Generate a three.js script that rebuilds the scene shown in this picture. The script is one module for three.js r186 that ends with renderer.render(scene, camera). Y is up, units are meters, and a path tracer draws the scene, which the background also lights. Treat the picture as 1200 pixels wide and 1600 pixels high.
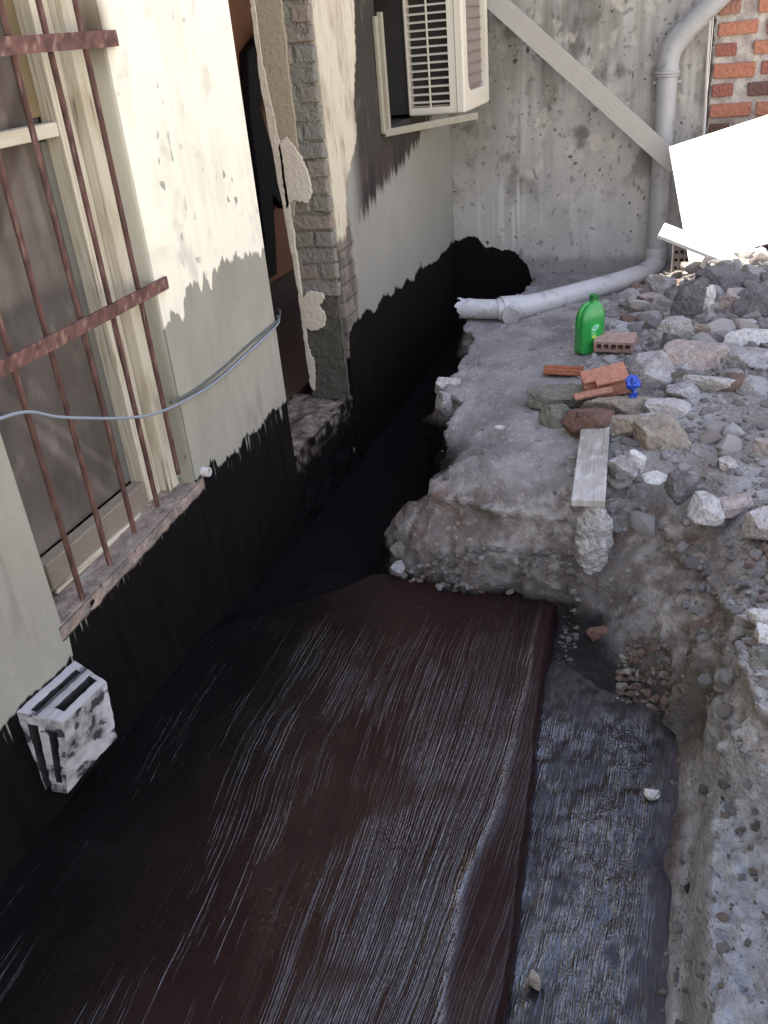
import * as THREE from 'three';
import { mergeGeometries, mergeVertices, toCreasedNormals } from 'three/addons/utils/BufferGeometryUtils.js';
import { RoundedBoxGeometry } from 'three/addons/geometries/RoundedBoxGeometry.js';
import { Brush, Evaluator, SUBTRACTION } from 'three-bvh-csg';

// ------------------------------------------------------------------ camera, sky, sun, exposure
const scene = new THREE.Scene();
const camera = new THREE.PerspectiveCamera(60.2, 0.75, 0.02, 400);
camera.position.set(0, 1.37, 0);
{
  const X = new THREE.Vector3(0.94663, -0.08350, -0.31131), Y = new THREE.Vector3(-0.08101, 0.87323, -0.48053), Z = new THREE.Vector3(0.31197, 0.48010, 0.81986);
  camera.quaternion.setFromRotationMatrix(new THREE.Matrix4().makeBasis(X, Y, Z));
}
scene.add(camera);
const EXPOSURE = 4.5, SKY = 0.40;
const sunDir = new THREE.Vector3(-0.26, 0.96, -0.055).normalize();
{
  const w = 512, h = 256, d = new Float32Array(w * h * 4);
  for (let j = 0; j < h; j++) for (let i = 0; i < w; i++) {
    const el = (j + 0.5) / h * Math.PI - Math.PI / 2, up = Math.max(0, Math.sin(el)), k = (j * w + i) * 4;
    const hz = Math.pow(1 - up, 2.2);
    let r = 0.55 + 1.25 * hz, g = 0.70 + 1.0 * hz, b = 1.12 + 0.40 * hz;
    if (el < 0) { r = 0.45; g = 0.42; b = 0.38; }
    d[k] = r * SKY; d[k + 1] = g * SKY; d[k + 2] = b * SKY; d[k + 3] = 1;
  }
  const t = new THREE.DataTexture(d, w, h, THREE.RGBAFormat, THREE.FloatType);
  t.mapping = THREE.EquirectangularReflectionMapping; t.magFilter = t.minFilter = THREE.LinearFilter; t.needsUpdate = true;
  scene.background = t; scene.environment = t;
}
const sun = new THREE.DirectionalLight(new THREE.Color(1, 0.95, 0.86), 4.5);
sun.position.copy(sunDir).multiplyScalar(30).add(new THREE.Vector3(0, 0, -4)); sun.target.position.set(0, 0, -4);
sun.castShadow = true; sun.shadow.mapSize.set(4096, 4096);
Object.assign(sun.shadow.camera, { left: -9, right: 9, top: 9, bottom: -9, near: 1, far: 60 });
scene.add(sun, sun.target);
const renderer = new THREE.WebGLRenderer({ antialias: true });
renderer.setSize(768, 1024); renderer.toneMapping = THREE.LinearToneMapping; renderer.toneMappingExposure = EXPOSURE;
renderer.shadowMap.enabled = true;

// ------------------------------------------------------------------ noise and small maths
function rng(seed) { let a = seed >>> 0; return () => { a = (a + 0x6D2B79F5) >>> 0; let t = Math.imul(a ^ a >>> 15, 1 | a); t = t + Math.imul(t ^ t >>> 7, 61 | t) ^ t; return ((t ^ t >>> 14) >>> 0) / 4294967296; }; }
const PERM = new Uint8Array(512); { const r = rng(7), p = [...Array(256).keys()]; for (let i = 255; i > 0; i--) { const j = Math.floor(r() * (i + 1));[p[i], p[j]] = [p[j], p[i]]; } for (let i = 0; i < 512; i++) PERM[i] = p[i & 255]; }
const GX = new Float64Array(256), GY = new Float64Array(256), GZ = new Float64Array(256);
{ const r = rng(11); for (let i = 0; i < 256; i++) { let x, y, z, l; do { x = r() * 2 - 1; y = r() * 2 - 1; z = r() * 2 - 1; l = x * x + y * y + z * z; } while (l > 1 || l < 0.05); l = Math.sqrt(l); GX[i] = x / l; GY[i] = y / l; GZ[i] = z / l; } }
function n3(x, y, z) {                                              // gradient noise, about -1 .. 1
  const xi = Math.floor(x), yi = Math.floor(y), zi = Math.floor(z); x -= xi; y -= yi; z -= zi;
  const X = xi & 255, Y = yi & 255, Z = zi & 255, u = x * x * x * (x * (x * 6 - 15) + 10), v = y * y * y * (y * (y * 6 - 15) + 10), w = z * z * z * (z * (z * 6 - 15) + 10);
  const A = PERM[X] + Y, B = PERM[X + 1] + Y, AA = PERM[A] + Z, AB = PERM[A + 1] + Z, BA = PERM[B] + Z, BB = PERM[B + 1] + Z;
  let g, a, b, c, d;
  g = PERM[AA]; a = GX[g] * x + GY[g] * y + GZ[g] * z; g = PERM[BA]; a += u * (GX[g] * (x - 1) + GY[g] * y + GZ[g] * z - a);
  g = PERM[AB]; b = GX[g] * x + GY[g] * (y - 1) + GZ[g] * z; g = PERM[BB]; b += u * (GX[g] * (x - 1) + GY[g] * (y - 1) + GZ[g] * z - b);
  g = PERM[AA + 1]; c = GX[g] * x + GY[g] * y + GZ[g] * (z - 1); g = PERM[BA + 1]; c += u * (GX[g] * (x - 1) + GY[g] * y + GZ[g] * (z - 1) - c);
  g = PERM[AB + 1]; d = GX[g] * x + GY[g] * (y - 1) + GZ[g] * (z - 1); g = PERM[BB + 1]; d += u * (GX[g] * (x - 1) + GY[g] * (y - 1) + GZ[g] * (z - 1) - d);
  a += v * (b - a); c += v * (d - c); return 1.5 * (a + w * (c - a));
}
const n2 = (x, y) => n3(x, y, 0.37);
function fbm(x, y, z, o = 4) { let s = 0, a = 0.5; for (let i = 0; i < o; i++) { s += a * n3(x, y, z); x = x * 2.03 + 3.1; y = y * 2.03 + 1.7; z = z * 2.03 + 5.3; a *= 0.5; } return s; }
const clamp = (v, a = 0, b = 1) => v < a ? a : v > b ? b : v;
const sm = (a, b, v) => { const t = clamp((v - a) / (b - a)); return t * t * (3 - 2 * t); };
const lerp = (a, b, t) => a + (b - a) * t;
const mix = (a, b, t) => [lerp(a[0], b[0], t), lerp(a[1], b[1], t), lerp(a[2], b[2], t)];
const mul = (a, k) => [a[0] * k, a[1] * k, a[2] * k];
const toS = v => Math.round(255 * (v <= 0.0031308 ? 12.92 * v : 1.055 * Math.pow(Math.min(1, v), 1 / 2.4) - 0.055));
function pl(pts, x) { if (x <= pts[0][0]) return pts[0][1]; for (let i = 1; i < pts.length; i++) if (x <= pts[i][0]) return lerp(pts[i - 1][1], pts[i][1], (x - pts[i - 1][0]) / (pts[i][0] - pts[i - 1][0])); return pts[pts.length - 1][1]; }
function tex(w, h, data, srgb, wrap) {
  const t = new THREE.DataTexture(data, w, h, THREE.RGBAFormat); t.magFilter = THREE.LinearFilter; t.minFilter = THREE.LinearMipmapLinearFilter; t.generateMipmaps = true;
  if (srgb) t.colorSpace = THREE.SRGBColorSpace; t.wrapS = t.wrapT = wrap ? THREE.RepeatWrapping : THREE.ClampToEdgeWrapping; t.needsUpdate = true; return t;
}
// fn(s, t in metres) -> { c: linear colour, r: roughness, b: height 0..1 }; makes the three maps of one real surface
function surface(w, h, sx, sy, ox, oy, fn, bumpScale, extra = {}) {
  const C = new Uint8Array(w * h * 4), R = new Uint8Array(w * h * 4), B = new Uint8Array(w * h * 4);
  for (let j = 0; j < h; j++) for (let i = 0; i < w; i++) {
    const o = fn(ox + (i + 0.5) / w * sx, oy + (j + 0.5) / h * sy), k = (j * w + i) * 4;
    C[k] = toS(clamp(o.c[0])); C[k + 1] = toS(clamp(o.c[1])); C[k + 2] = toS(clamp(o.c[2])); C[k + 3] = 255;
    R[k] = R[k + 1] = R[k + 2] = Math.round(255 * clamp(o.r)); R[k + 3] = Math.round(255 * clamp(o.s ?? 1));
    B[k] = B[k + 1] = B[k + 2] = Math.round(255 * clamp(o.b)); B[k + 3] = 255;
  }
  const rt = tex(w, h, R), { wet, ...rest } = extra; if (wet) rest.specularIntensityMap = rt;
  const m = new THREE.MeshPhysicalMaterial({ map: tex(w, h, C, true), roughnessMap: rt, bumpMap: tex(w, h, B), bumpScale, roughness: 1, metalness: 0, ...rest });
  m.userData = { ox, oy, sx, sy };
  return m;
}
function uvFrom(geo, m, f) {                                        // uv from surface metres: f(x, y, z) -> [s, t]
  const p = geo.attributes.position, uv = new Float32Array(p.count * 2), { ox, oy, sx, sy } = m.userData;
  for (let i = 0; i < p.count; i++) { const [s, t] = f(p.getX(i), p.getY(i), p.getZ(i)); uv[i * 2] = (s - ox) / sx; uv[i * 2 + 1] = (t - oy) / sy; }
  geo.setAttribute('uv', new THREE.BufferAttribute(uv, 2)); return geo;
}
// tileable grain, used as fine relief on stone, mortar, soil, plastic
function grainTex(n, cells, oct, seed) {
  const d = new Uint8Array(n * n * 4), v = new Float32Array(n * n);
  for (let o = 0, a = 1, c = cells; o < oct; o++, a *= 0.62, c *= 2) {
    const r = rng(seed + o), g = new Float32Array(c * c).map(() => r());
    for (let j = 0; j < n; j++) for (let i = 0; i < n; i++) {
      const x = i / n * c, y = j / n * c, xi = Math.floor(x), yi = Math.floor(y), fx = sm(0, 1, x - xi), fy = sm(0, 1, y - yi), x1 = (xi + 1) % c, y1 = (yi + 1) % c;
      v[j * n + i] += a * lerp(lerp(g[yi * c + xi], g[yi * c + x1], fx), lerp(g[y1 * c + xi], g[y1 * c + x1], fx), fy);
    }
  }
  let lo = 1e9, hi = -1e9; for (const x of v) { lo = Math.min(lo, x); hi = Math.max(hi, x); }
  for (let i = 0; i < n * n; i++) { d[i * 4] = d[i * 4 + 1] = d[i * 4 + 2] = Math.round(255 * (v[i] - lo) / (hi - lo)); d[i * 4 + 3] = 255; }
  return d;
}
const GRAIN = grainTex(512, 16, 5, 31);
const grain = (rep, srgb) => { const t = tex(512, 512, GRAIN, srgb, true); t.repeat.set(rep, rep); return t; };
const grain4 = grain(4), grain1 = grain(1);
function mat(r, g, b, rough = 0.85, bump = 0.002, o = {}) { return new THREE.MeshPhysicalMaterial({ color: new THREE.Color(r, g, b), roughness: rough, ...(bump ? { bumpMap: grain4, bumpScale: bump } : {}), ...o }); }

// ------------------------------------------------------------------ object helpers
const used = {};
function numbered(n) { const k = used[n] = (used[n] ?? -1) + 1; return k ? n + '_' + String(k).padStart(3, '0') : n; }
function shade(o) { o.castShadow = o.receiveShadow = true; return o; }
function tag(o, label, category, group, kind) { Object.assign(o.userData, { label, category }); if (group) o.userData.group = group; if (kind) o.userData.kind = kind; return o; }
function thing(name, label, category, pos = [0, 0, 0], group) { const g = new THREE.Group(); g.name = numbered(name); g.position.set(...pos); scene.add(g); return tag(g, label, category, group); }
function part(name, geo, m, parent) { const o = shade(new THREE.Mesh(geo, m)); o.name = parent === scene ? numbered(name) : name; parent.add(o); return o; }
function solo(name, geo, m, label, category, pos = [0, 0, 0], group, kind) { const o = part(name, geo, m, scene); o.position.set(...pos); return tag(o, label, category, group, kind); }
const box = (x0, x1, y0, y1, z0, z1) => new THREE.BoxGeometry(x1 - x0, y1 - y0, z1 - z0).translate((x0 + x1) / 2, (y0 + y1) / 2, (z0 + z1) / 2);
const rbox = (w, h, d, r = 0.004, s = 2) => new RoundedBoxGeometry(w, h, d, s, r);
function rough3(geo, amp, freq, seed = 0) {                          // shakes a shape's surface with noise
  const g = mergeVertices(stripped(geo), 1e-5), p = g.attributes.position; g.computeVertexNormals(); const n = g.attributes.normal;
  for (let i = 0; i < p.count; i++) { const x = p.getX(i), y = p.getY(i), z = p.getZ(i), k = amp * fbm(x * freq + seed, y * freq + seed * 1.7, z * freq, 3); p.setXYZ(i, x + n.getX(i) * k, y + n.getY(i) * k, z + n.getZ(i) * k); }
  g.computeVertexNormals(); return boxUV(g);
}
function stripped(geo) { const g = new THREE.BufferGeometry(); g.setAttribute('position', geo.attributes.position.clone()); if (geo.index) g.setIndex(geo.index.clone()); return g; }
function boxUV(g) {                                                  // uv in metres by main direction of the normal
  const p = g.attributes.position, n = g.attributes.normal, uv = new Float32Array(p.count * 2);
  for (let i = 0; i < p.count; i++) {
    const ax = Math.abs(n.getX(i)), ay = Math.abs(n.getY(i)), az = Math.abs(n.getZ(i)), x = p.getX(i), y = p.getY(i), z = p.getZ(i);
    if (ax > ay && ax > az) { uv[2 * i] = z; uv[2 * i + 1] = y; } else if (ay > az) { uv[2 * i] = x; uv[2 * i + 1] = z; } else { uv[2 * i] = x; uv[2 * i + 1] = y; }
  }
  g.setAttribute('uv', new THREE.BufferAttribute(uv, 2)); return g;
}
function paint(g, f) { const p = g.attributes.position, c = new Float32Array(p.count * 3); for (let i = 0; i < p.count; i++) { const v = f(p.getX(i), p.getY(i), p.getZ(i), i); c[3 * i] = v[0]; c[3 * i + 1] = v[1]; c[3 * i + 2] = v[2]; } g.setAttribute('color', new THREE.BufferAttribute(c, 3)); return g; }
const vmat = (rough = 0.9, bump = 0.004, o = {}) => new THREE.MeshPhysicalMaterial({ vertexColors: true, roughness: rough, bumpMap: grain4, bumpScale: bump, ...o });
function tube(pts, r, seg = 60, rs = 14) { return new THREE.TubeGeometry(new THREE.CatmullRomCurve3(pts.map(p => new THREE.Vector3(...p))), seg, r, rs); }
function between(geo, a, b) {                                        // stands a +Y shape of length 1 between two points
  const A = new THREE.Vector3(...a), B = new THREE.Vector3(...b), d = B.clone().sub(A), q = new THREE.Quaternion().setFromUnitVectors(new THREE.Vector3(0, 1, 0), d.clone().normalize());
  return geo.clone().scale(1, d.length(), 1).applyQuaternion(q).translate(...A.add(B).multiplyScalar(0.5).toArray());
}
const csg = new Evaluator(); csg.attributes = ['position', 'normal'];
function cut(geo, cutters) { let a = new Brush(geo); a.updateMatrixWorld(); for (const c of cutters) { const b = new Brush(c); b.updateMatrixWorld(); a = csg.evaluate(a, b, SUBTRACTION); } return boxUV(a.geometry); }

// ------------------------------------------------------------------ ground: broken slab, soil bank and trench as one solid
const SLAB = [[-0.96, -5.9], [-0.98, -5.0], [-1.12, -4.5], [-1.08, -4.25], [-1.0, -4.08], [-0.985, -3.77], [-0.985, -3.42], [-0.86, -3.28], [-0.9, -3.1], [-0.86, -2.92], [-0.9, -2.82], [-0.86, -2.73], [-0.72, -2.69], [-0.56, -2.64], [-0.38, -2.63], [-0.28, -2.63], [-0.16, -2.64], [-0.02, -2.60], [0.09, -2.40], [0.165, -2.12], [0.18, -1.88], [0.21, -1.68], [0.30, -1.54], [0.42, -1.3], [0.46, -1.0], [0.5, 0.3], [3, 0.3], [3, -5.9]];
function sdPoly(x, z) {
  let d = 1e9, ins = false;
  for (let i = 0, j = SLAB.length - 1; i < SLAB.length; j = i++) {
    const [xi, zi] = SLAB[i], [xj, zj] = SLAB[j], ex = xj - xi, ez = zj - zi, wx = x - xi, wz = z - zi, t = clamp((wx * ex + wz * ez) / (ex * ex + ez * ez)), bx = wx - ex * t, bz = wz - ez * t;
    d = Math.min(d, bx * bx + bz * bz);
    if ((zi > z) !== (zj > z) && x < ex * (z - zi) / ez + xi) ins = !ins;
  }
  return (ins ? 1 : -1) * Math.sqrt(d);
}
const HMW = 120, HM = new Float32Array(HMW * 320).fill(-9), hmKey = (x, z) => clamp(Math.floor((z + 5.8) / 0.02), 0, 319) * HMW + clamp(Math.floor((x + 1.35) / 0.02), 0, HMW - 1);
const groundAt = (x, z) => HM[hmKey(x, z)];
const heap = (x, z) => sm(-0.55, 0.15, x) * sm(-2.6, -3.2, z) * 0.05 + sm(-0.15, 0.2, x) * sm(-3.9, -4.7, z) * 0.10;      // rubble swell towards the back right
const slabTop = (x, z) => -0.10 * sm(-4.45, -5.5, z) * sm(0.1, -0.3, x) + heap(x, z);
const floorY = (x, z) => -0.455 - 0.4 * sm(-0.8, -0.95, x) * sm(-2.62, -2.72, z) + 0.15 * sm(-0.32, 0.02, x) * sm(-2.02, -2.42, z) + 0.05 * sm(0.03, 0.12, x) * sm(-2.6, -2.2, z) + 0.14 * sm(0.095, 0.145, x + 0.03 * n2(z * 6, 2)) * sm(-1.95, -1.75, z) * (1 + 0.5 * sm(0.15, 0.4, x)) + 0.03 * sm(-0.28, -0.1, x) * sm(-2.1, -2.3, z);
{
  const x0 = -1.3, x1 = 0.95, y0 = -0.56, y1 = 0.26, z0 = -5.74, z1 = 0.12, hx = 0.0105, hy = 0.0105, hz = 0.0118;
  const nx = Math.ceil((x1 - x0) / hx) + 1, ny = Math.ceil((y1 - y0) / hy) + 1, nz = Math.ceil((z1 - z0) / hz) + 1;
  const F = new Float32Array(nx * ny * nz), id = (i, j, k) => (k * ny + j) * nx + i;
  for (let k = 0; k < nz; k++) for (let i = 0; i < nx; i++) {
    const x = x0 + i * hx, z = z0 + k * hz;
    const wx = x + 0.035 * n3(x * 7, 1, z * 7) + 0.014 * n3(x * 22, 4, z * 22), wz = z + 0.035 * n3(x * 7, 9, z * 7) + 0.014 * n3(x * 22, 14, z * 22);
    const sd = sdPoly(wx, wz), top = slabTop(x, z) - 0.13 * Math.pow(sm(0.26 + 0.1 * n2(x * 5, z * 5), 0.0, sd), 1.3) * sm(-3.3, -2.95, z) * sm(-1.9, -2.3, z), fl = floorY(x, z);
    const rub = Math.max(sm(-0.5, -0.1, x + 0.25 * n2(x * 3, z * 3)) * (z < -2.4 ? 1 : 0.7), sm(0.2, 0.05, sd));                                  // how rubbly the top is here
    const tn = (0.003 + 0.013 * rub) * fbm(x * 12, 3, z * 12, 4) + (0.002 + 0.006 * rub) * n3(x * 60, 8, z * 60);
    for (let j = 0; j < ny; j++) {
      const y = y0 + j * hy, depth = clamp((top - y) / 0.42);
      const lip = 0.05 * sm(0.05, 0.35, depth) - 0.03 * sm(0.0, 0.12, depth) * sm(0.35, 0.12, depth);                 // soil bulges under the slab's lip
      const side = -(sd + lip * (x < 0.0 ? 1 : 0.6) + 0.13 * depth * depth * sm(-0.55, -0.85, x) * sm(-3.1, -2.9, z) + sm(-2.95, -2.8, z) * (0.10 + 0.16 * sm(-0.36, -0.1, x) * sm(0.16, 0.05, x) * sm(-2.05, -2.3, z)) * depth * (z > -2.0 ? 0.4 : 1));
      let d = Math.max(y - top - tn, side * 0.9);
      if (Math.abs(side) < 0.12 && y < top + 0.05) d += sm(0, 0.05, top - y) * (0.045 * fbm(x * 10, y * 12, z * 10, 4) - 0.024 * Math.abs(n3(x * 22, y * 22, z * 22)) + 0.008 * n3(x * 55, y * 55, z * 55));
      const f = y - fl - 0.012 * fbm(x * 9, 2, z * 9, 3) - (x > 0.08 ? 0.045 * fbm(x * 21, y * 8, z * 21, 4) + 0.012 * n3(x * 60, y * 30, z * 60) : 0);
      const h = clamp(0.5 + 0.5 * (f - d) / 0.05); d = lerp(f, d, h) - 0.05 * h * (1 - h);
      F[id(i, j, k)] = d;
    }
  }
  const vid = new Int32Array(nx * ny * nz).fill(-1), P = [], I = [];
  const cx = [0, 1, 0, 1, 0, 1, 0, 1], cy = [0, 0, 1, 1, 0, 0, 1, 1], cz = [0, 0, 0, 0, 1, 1, 1, 1], E = [[0, 1], [2, 3], [4, 5], [6, 7], [0, 2], [1, 3], [4, 6], [5, 7], [0, 4], [1, 5], [2, 6], [3, 7]], v = new Float64Array(8);
  for (let k = 0; k < nz - 1; k++) for (let j = 0; j < ny - 1; j++) for (let i = 0; i < nx - 1; i++) {
    let m = 0; for (let c = 0; c < 8; c++) { v[c] = F[id(i + cx[c], j + cy[c], k + cz[c])]; if (v[c] < 0) m |= 1 << c; }
    if (m === 0 || m === 255) continue;
    let X = 0, Y = 0, Z = 0, n = 0;
    for (const [a, b] of E) if ((m >> a & 1) !== (m >> b & 1)) { const t = v[a] / (v[a] - v[b]); X += lerp(cx[a], cx[b], t); Y += lerp(cy[a], cy[b], t); Z += lerp(cz[a], cz[b], t); n++; }
    vid[id(i, j, k)] = P.length / 3; P.push(x0 + (i + X / n) * hx, y0 + (j + Y / n) * hy, z0 + (k + Z / n) * hz);
  }
  for (let k = 1; k < nz - 1; k++) for (let j = 1; j < ny - 1; j++) for (let i = 1; i < nx - 1; i++) {
    const s = F[id(i, j, k)] < 0;
    const q = (a, b, c, d, fl) => { if (a < 0 || b < 0 || c < 0 || d < 0) return; if (fl) I.push(a, b, c, a, c, d); else I.push(a, c, b, a, d, c); };
    if (s !== F[id(i + 1, j, k)] < 0) q(vid[id(i, j - 1, k - 1)], vid[id(i, j, k - 1)], vid[id(i, j, k)], vid[id(i, j - 1, k)], s);
    if (s !== F[id(i, j + 1, k)] < 0) q(vid[id(i - 1, j, k - 1)], vid[id(i - 1, j, k)], vid[id(i, j, k)], vid[id(i, j, k - 1)], s);
    if (s !== F[id(i, j, k + 1)] < 0) q(vid[id(i - 1, j - 1, k)], vid[id(i, j - 1, k)], vid[id(i, j, k)], vid[id(i - 1, j, k)], s);
  }
  const g = new THREE.BufferGeometry(); g.setAttribute('position', new THREE.Float32BufferAttribute(P, 3)); g.setIndex(I); g.computeVertexNormals();
  for (let i = 0; i < P.length; i += 3) { const k = hmKey(P[i], P[i + 2]); HM[k] = Math.max(HM[k], P[i + 1]); }
  const N = g.attributes.normal, uv = new Float32Array(P.length / 3 * 2);
  for (let i = 0; i < P.length / 3; i++) { uv[2 * i] = P[3 * i] * 1.6 + P[3 * i + 1] * 1.1; uv[2 * i + 1] = P[3 * i + 2] * 1.6 - P[3 * i + 1] * 1.3; }
  g.setAttribute('uv', new THREE.BufferAttribute(uv, 2));
  paint(g, (x, y, z, i) => {
    const up = N.getY(i), top = slabTop(x, z), dep = top - y;
    const n1 = fbm(x * 5, y * 5, z * 5, 4), nf = n3(x * 90, y * 90, z * 90), nm = fbm(x * 28, y * 28, z * 28, 3);
    const rub = sm(-0.45, 0.0, x + 0.3 * n2(x * 3, z * 3));
    let c = mix([0.325, 0.30, 0.285], [0.215, 0.195, 0.182], sm(-0.25, 0.35, n1));                                     // worn grey cement
    c = mix(c, mix([0.36, 0.338, 0.32], [0.265, 0.232, 0.208], sm(-0.2, 0.3, n1)), rub);                                // dusty rubble top
    c = mul(c, 1 + 0.22 * nm + 0.13 * nf);
    c = mul(c, 1 - 0.28 * sm(0.1, 0.4, fbm(x * 2.2 + 3, 1, z * 2.2, 3))); const face = sm(0.045, 0.12, dep + 0.05 * nm);
    let soil = mix([0.19, 0.162, 0.138], [0.345, 0.312, 0.28], sm(-0.15, 0.3, n1 + 0.6 * nm));
    soil = mix(soil, [0.15, 0.085, 0.06], sm(0.05, 0.35, fbm(x * 7 + 4, y * 7, z * 7, 3)) * 0.7);
    soil = mul(soil, 1 + 0.35 * nm + 0.2 * nf);
    c = mix(c, soil, face);
    if (nf > 0.42 && nm > 0.05) c = mix(c, [0.5, 0.47, 0.44], 0.5);
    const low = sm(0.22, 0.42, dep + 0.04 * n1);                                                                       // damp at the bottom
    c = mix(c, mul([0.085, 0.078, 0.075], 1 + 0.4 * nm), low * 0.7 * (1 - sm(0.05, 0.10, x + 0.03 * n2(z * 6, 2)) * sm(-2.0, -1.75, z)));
    if (x > 0.03 && z > -2.0 && dep > 0.10) c = mix(c, mul([0.34, 0.335, 0.33], 1 + 0.5 * nm + 0.25 * nf), 0.92 * sm(0.055, 0.10, x + 0.03 * n2(z * 6, 2)) * sm(-2.0, -1.75, z));
    const tar = Math.max(sm(-0.5, -0.75, x) * sm(0.04, 0.14, dep) * sm(-2.75, -2.95, z), sm(0.36, 0.41, dep + 0.03 * nm) * sm(0.02, -0.1, x + 0.06 * nm));
    return mix(c, z > -2.62 && x > -0.45 ? mul([0.026, 0.022, 0.021], 1 + 0.9 * nm) : [0.0055, 0.0046, 0.0044], tar);
  });
  const o = solo('ground', g, vmat(0.95, 0.008, { specularIntensity: 0.25 }), 'broken grey concrete yard surface with a ragged edge above the dug soil', 'ground', [0, 0, 0], null, 'structure');
  o.userData.kind = 'structure';
}
// the yard around, out to the horizon (below the house's floor and below the trench too)
{
  const g = new THREE.PlaneGeometry(300, 300, 1, 1).rotateX(-Math.PI / 2);
  solo('far_ground', g, mat(0.3, 0.285, 0.26, 0.95, 0), 'dusty yard ground reaching away beyond the walls', 'ground', [0, -0.60, 0], null, 'structure');
  solo('yard_ground', box(0.93, 40, -0.5, -0.01, -5.7, 30), mat(0.42, 0.385, 0.32, 0.95, 0.01), 'dusty sunlit yard ground right of the rubble', 'ground', [0, 0, 0], null, 'structure');
}

// ------------------------------------------------------------------ trench floor: brown bitumen primer with trowel ridges
const memEdge = z => pl([[-2.62, -0.345], [-2.45, -0.335], [-2.14, -0.325], [-1.6, -0.27], [-1.2, -0.235], [-0.6, -0.22], [0.1, -0.2]], z) + 0.006 * n2(z * 9, 5);
const memCrest = z => pl([[-2.6, -0.405], [-2.3, -0.395], [-2.04, -0.385], [-1.75, -0.37], [-1.6, -0.365], [-1.3, -0.405], [-1.0, -0.36], [-0.5, -0.34]], z) + 0.012 * n2(z * 5, 7);
const memFar = x => -2.6 + 0.02 * n2(x * 8, 3) + 0.9 * Math.max(0, -1.04 - x) * 1.1 + 0.03 * n2(x * 3, 9);
function ridges(x, z) {                                              // comb lines of the trowel, in overlapping swaths
  const sw = Math.floor((x + 0.05 * n2(z * 1.3, 4) + 0.12 * z) / 0.27 + 0.5 * n2(x * 0.7, z * 0.9)), k = Math.sin(sw * 12.9) * 0.5;
  const u = x + (0.05 + 0.07 * k) * (z + 2) + (0.05 + 0.04 * k) * (z + 1.7) * (z + 1.7) + 0.012 * n2(x * 4, z * 3) + 0.004 * n2(x * 14, z * 11) - 0.13 * sm(-0.42, -0.75, x) * (z + 2.0) * sm(-2.0, -1.3, z);
  const patch = 0.35 * n2(x * 3.1, z * 1.7) + 0.3 * n2(x * 9, z * 4) + 0.30 * sm(-0.95, -0.6, x) + 0.32 * sm(-0.72, -0.5, x) - 0.16 - 0.25 * sm(-2.15, -2.4, z);
  let r = 0;
  for (const [w, a0, sd, nw] of [[0.0115, 1, 0, 2.6], [0.0087, 0.85, 40, 2.2], [0.0061, 0.35, 90, 1.6]]) {
    const f = u / w + sw * 0.37, li = Math.floor(f), a = Math.abs(f - li - 0.5) * 2;
    const on = sm(0.08, 0.4, 0.85 * n3(li * 1.73 + sd, z * 1.7, 2) + 0.35 * n3(li * 3.1 + sd, z * 8, 6) + patch) * clamp(0.85 + 0.6 * n3(li * 5.3 + sd, z * 60, 6));
    r = Math.max(r, a0 * Math.pow(Math.max(0, 1 - a * nw), 1.2) * on);
  }
  return r;
}
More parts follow.
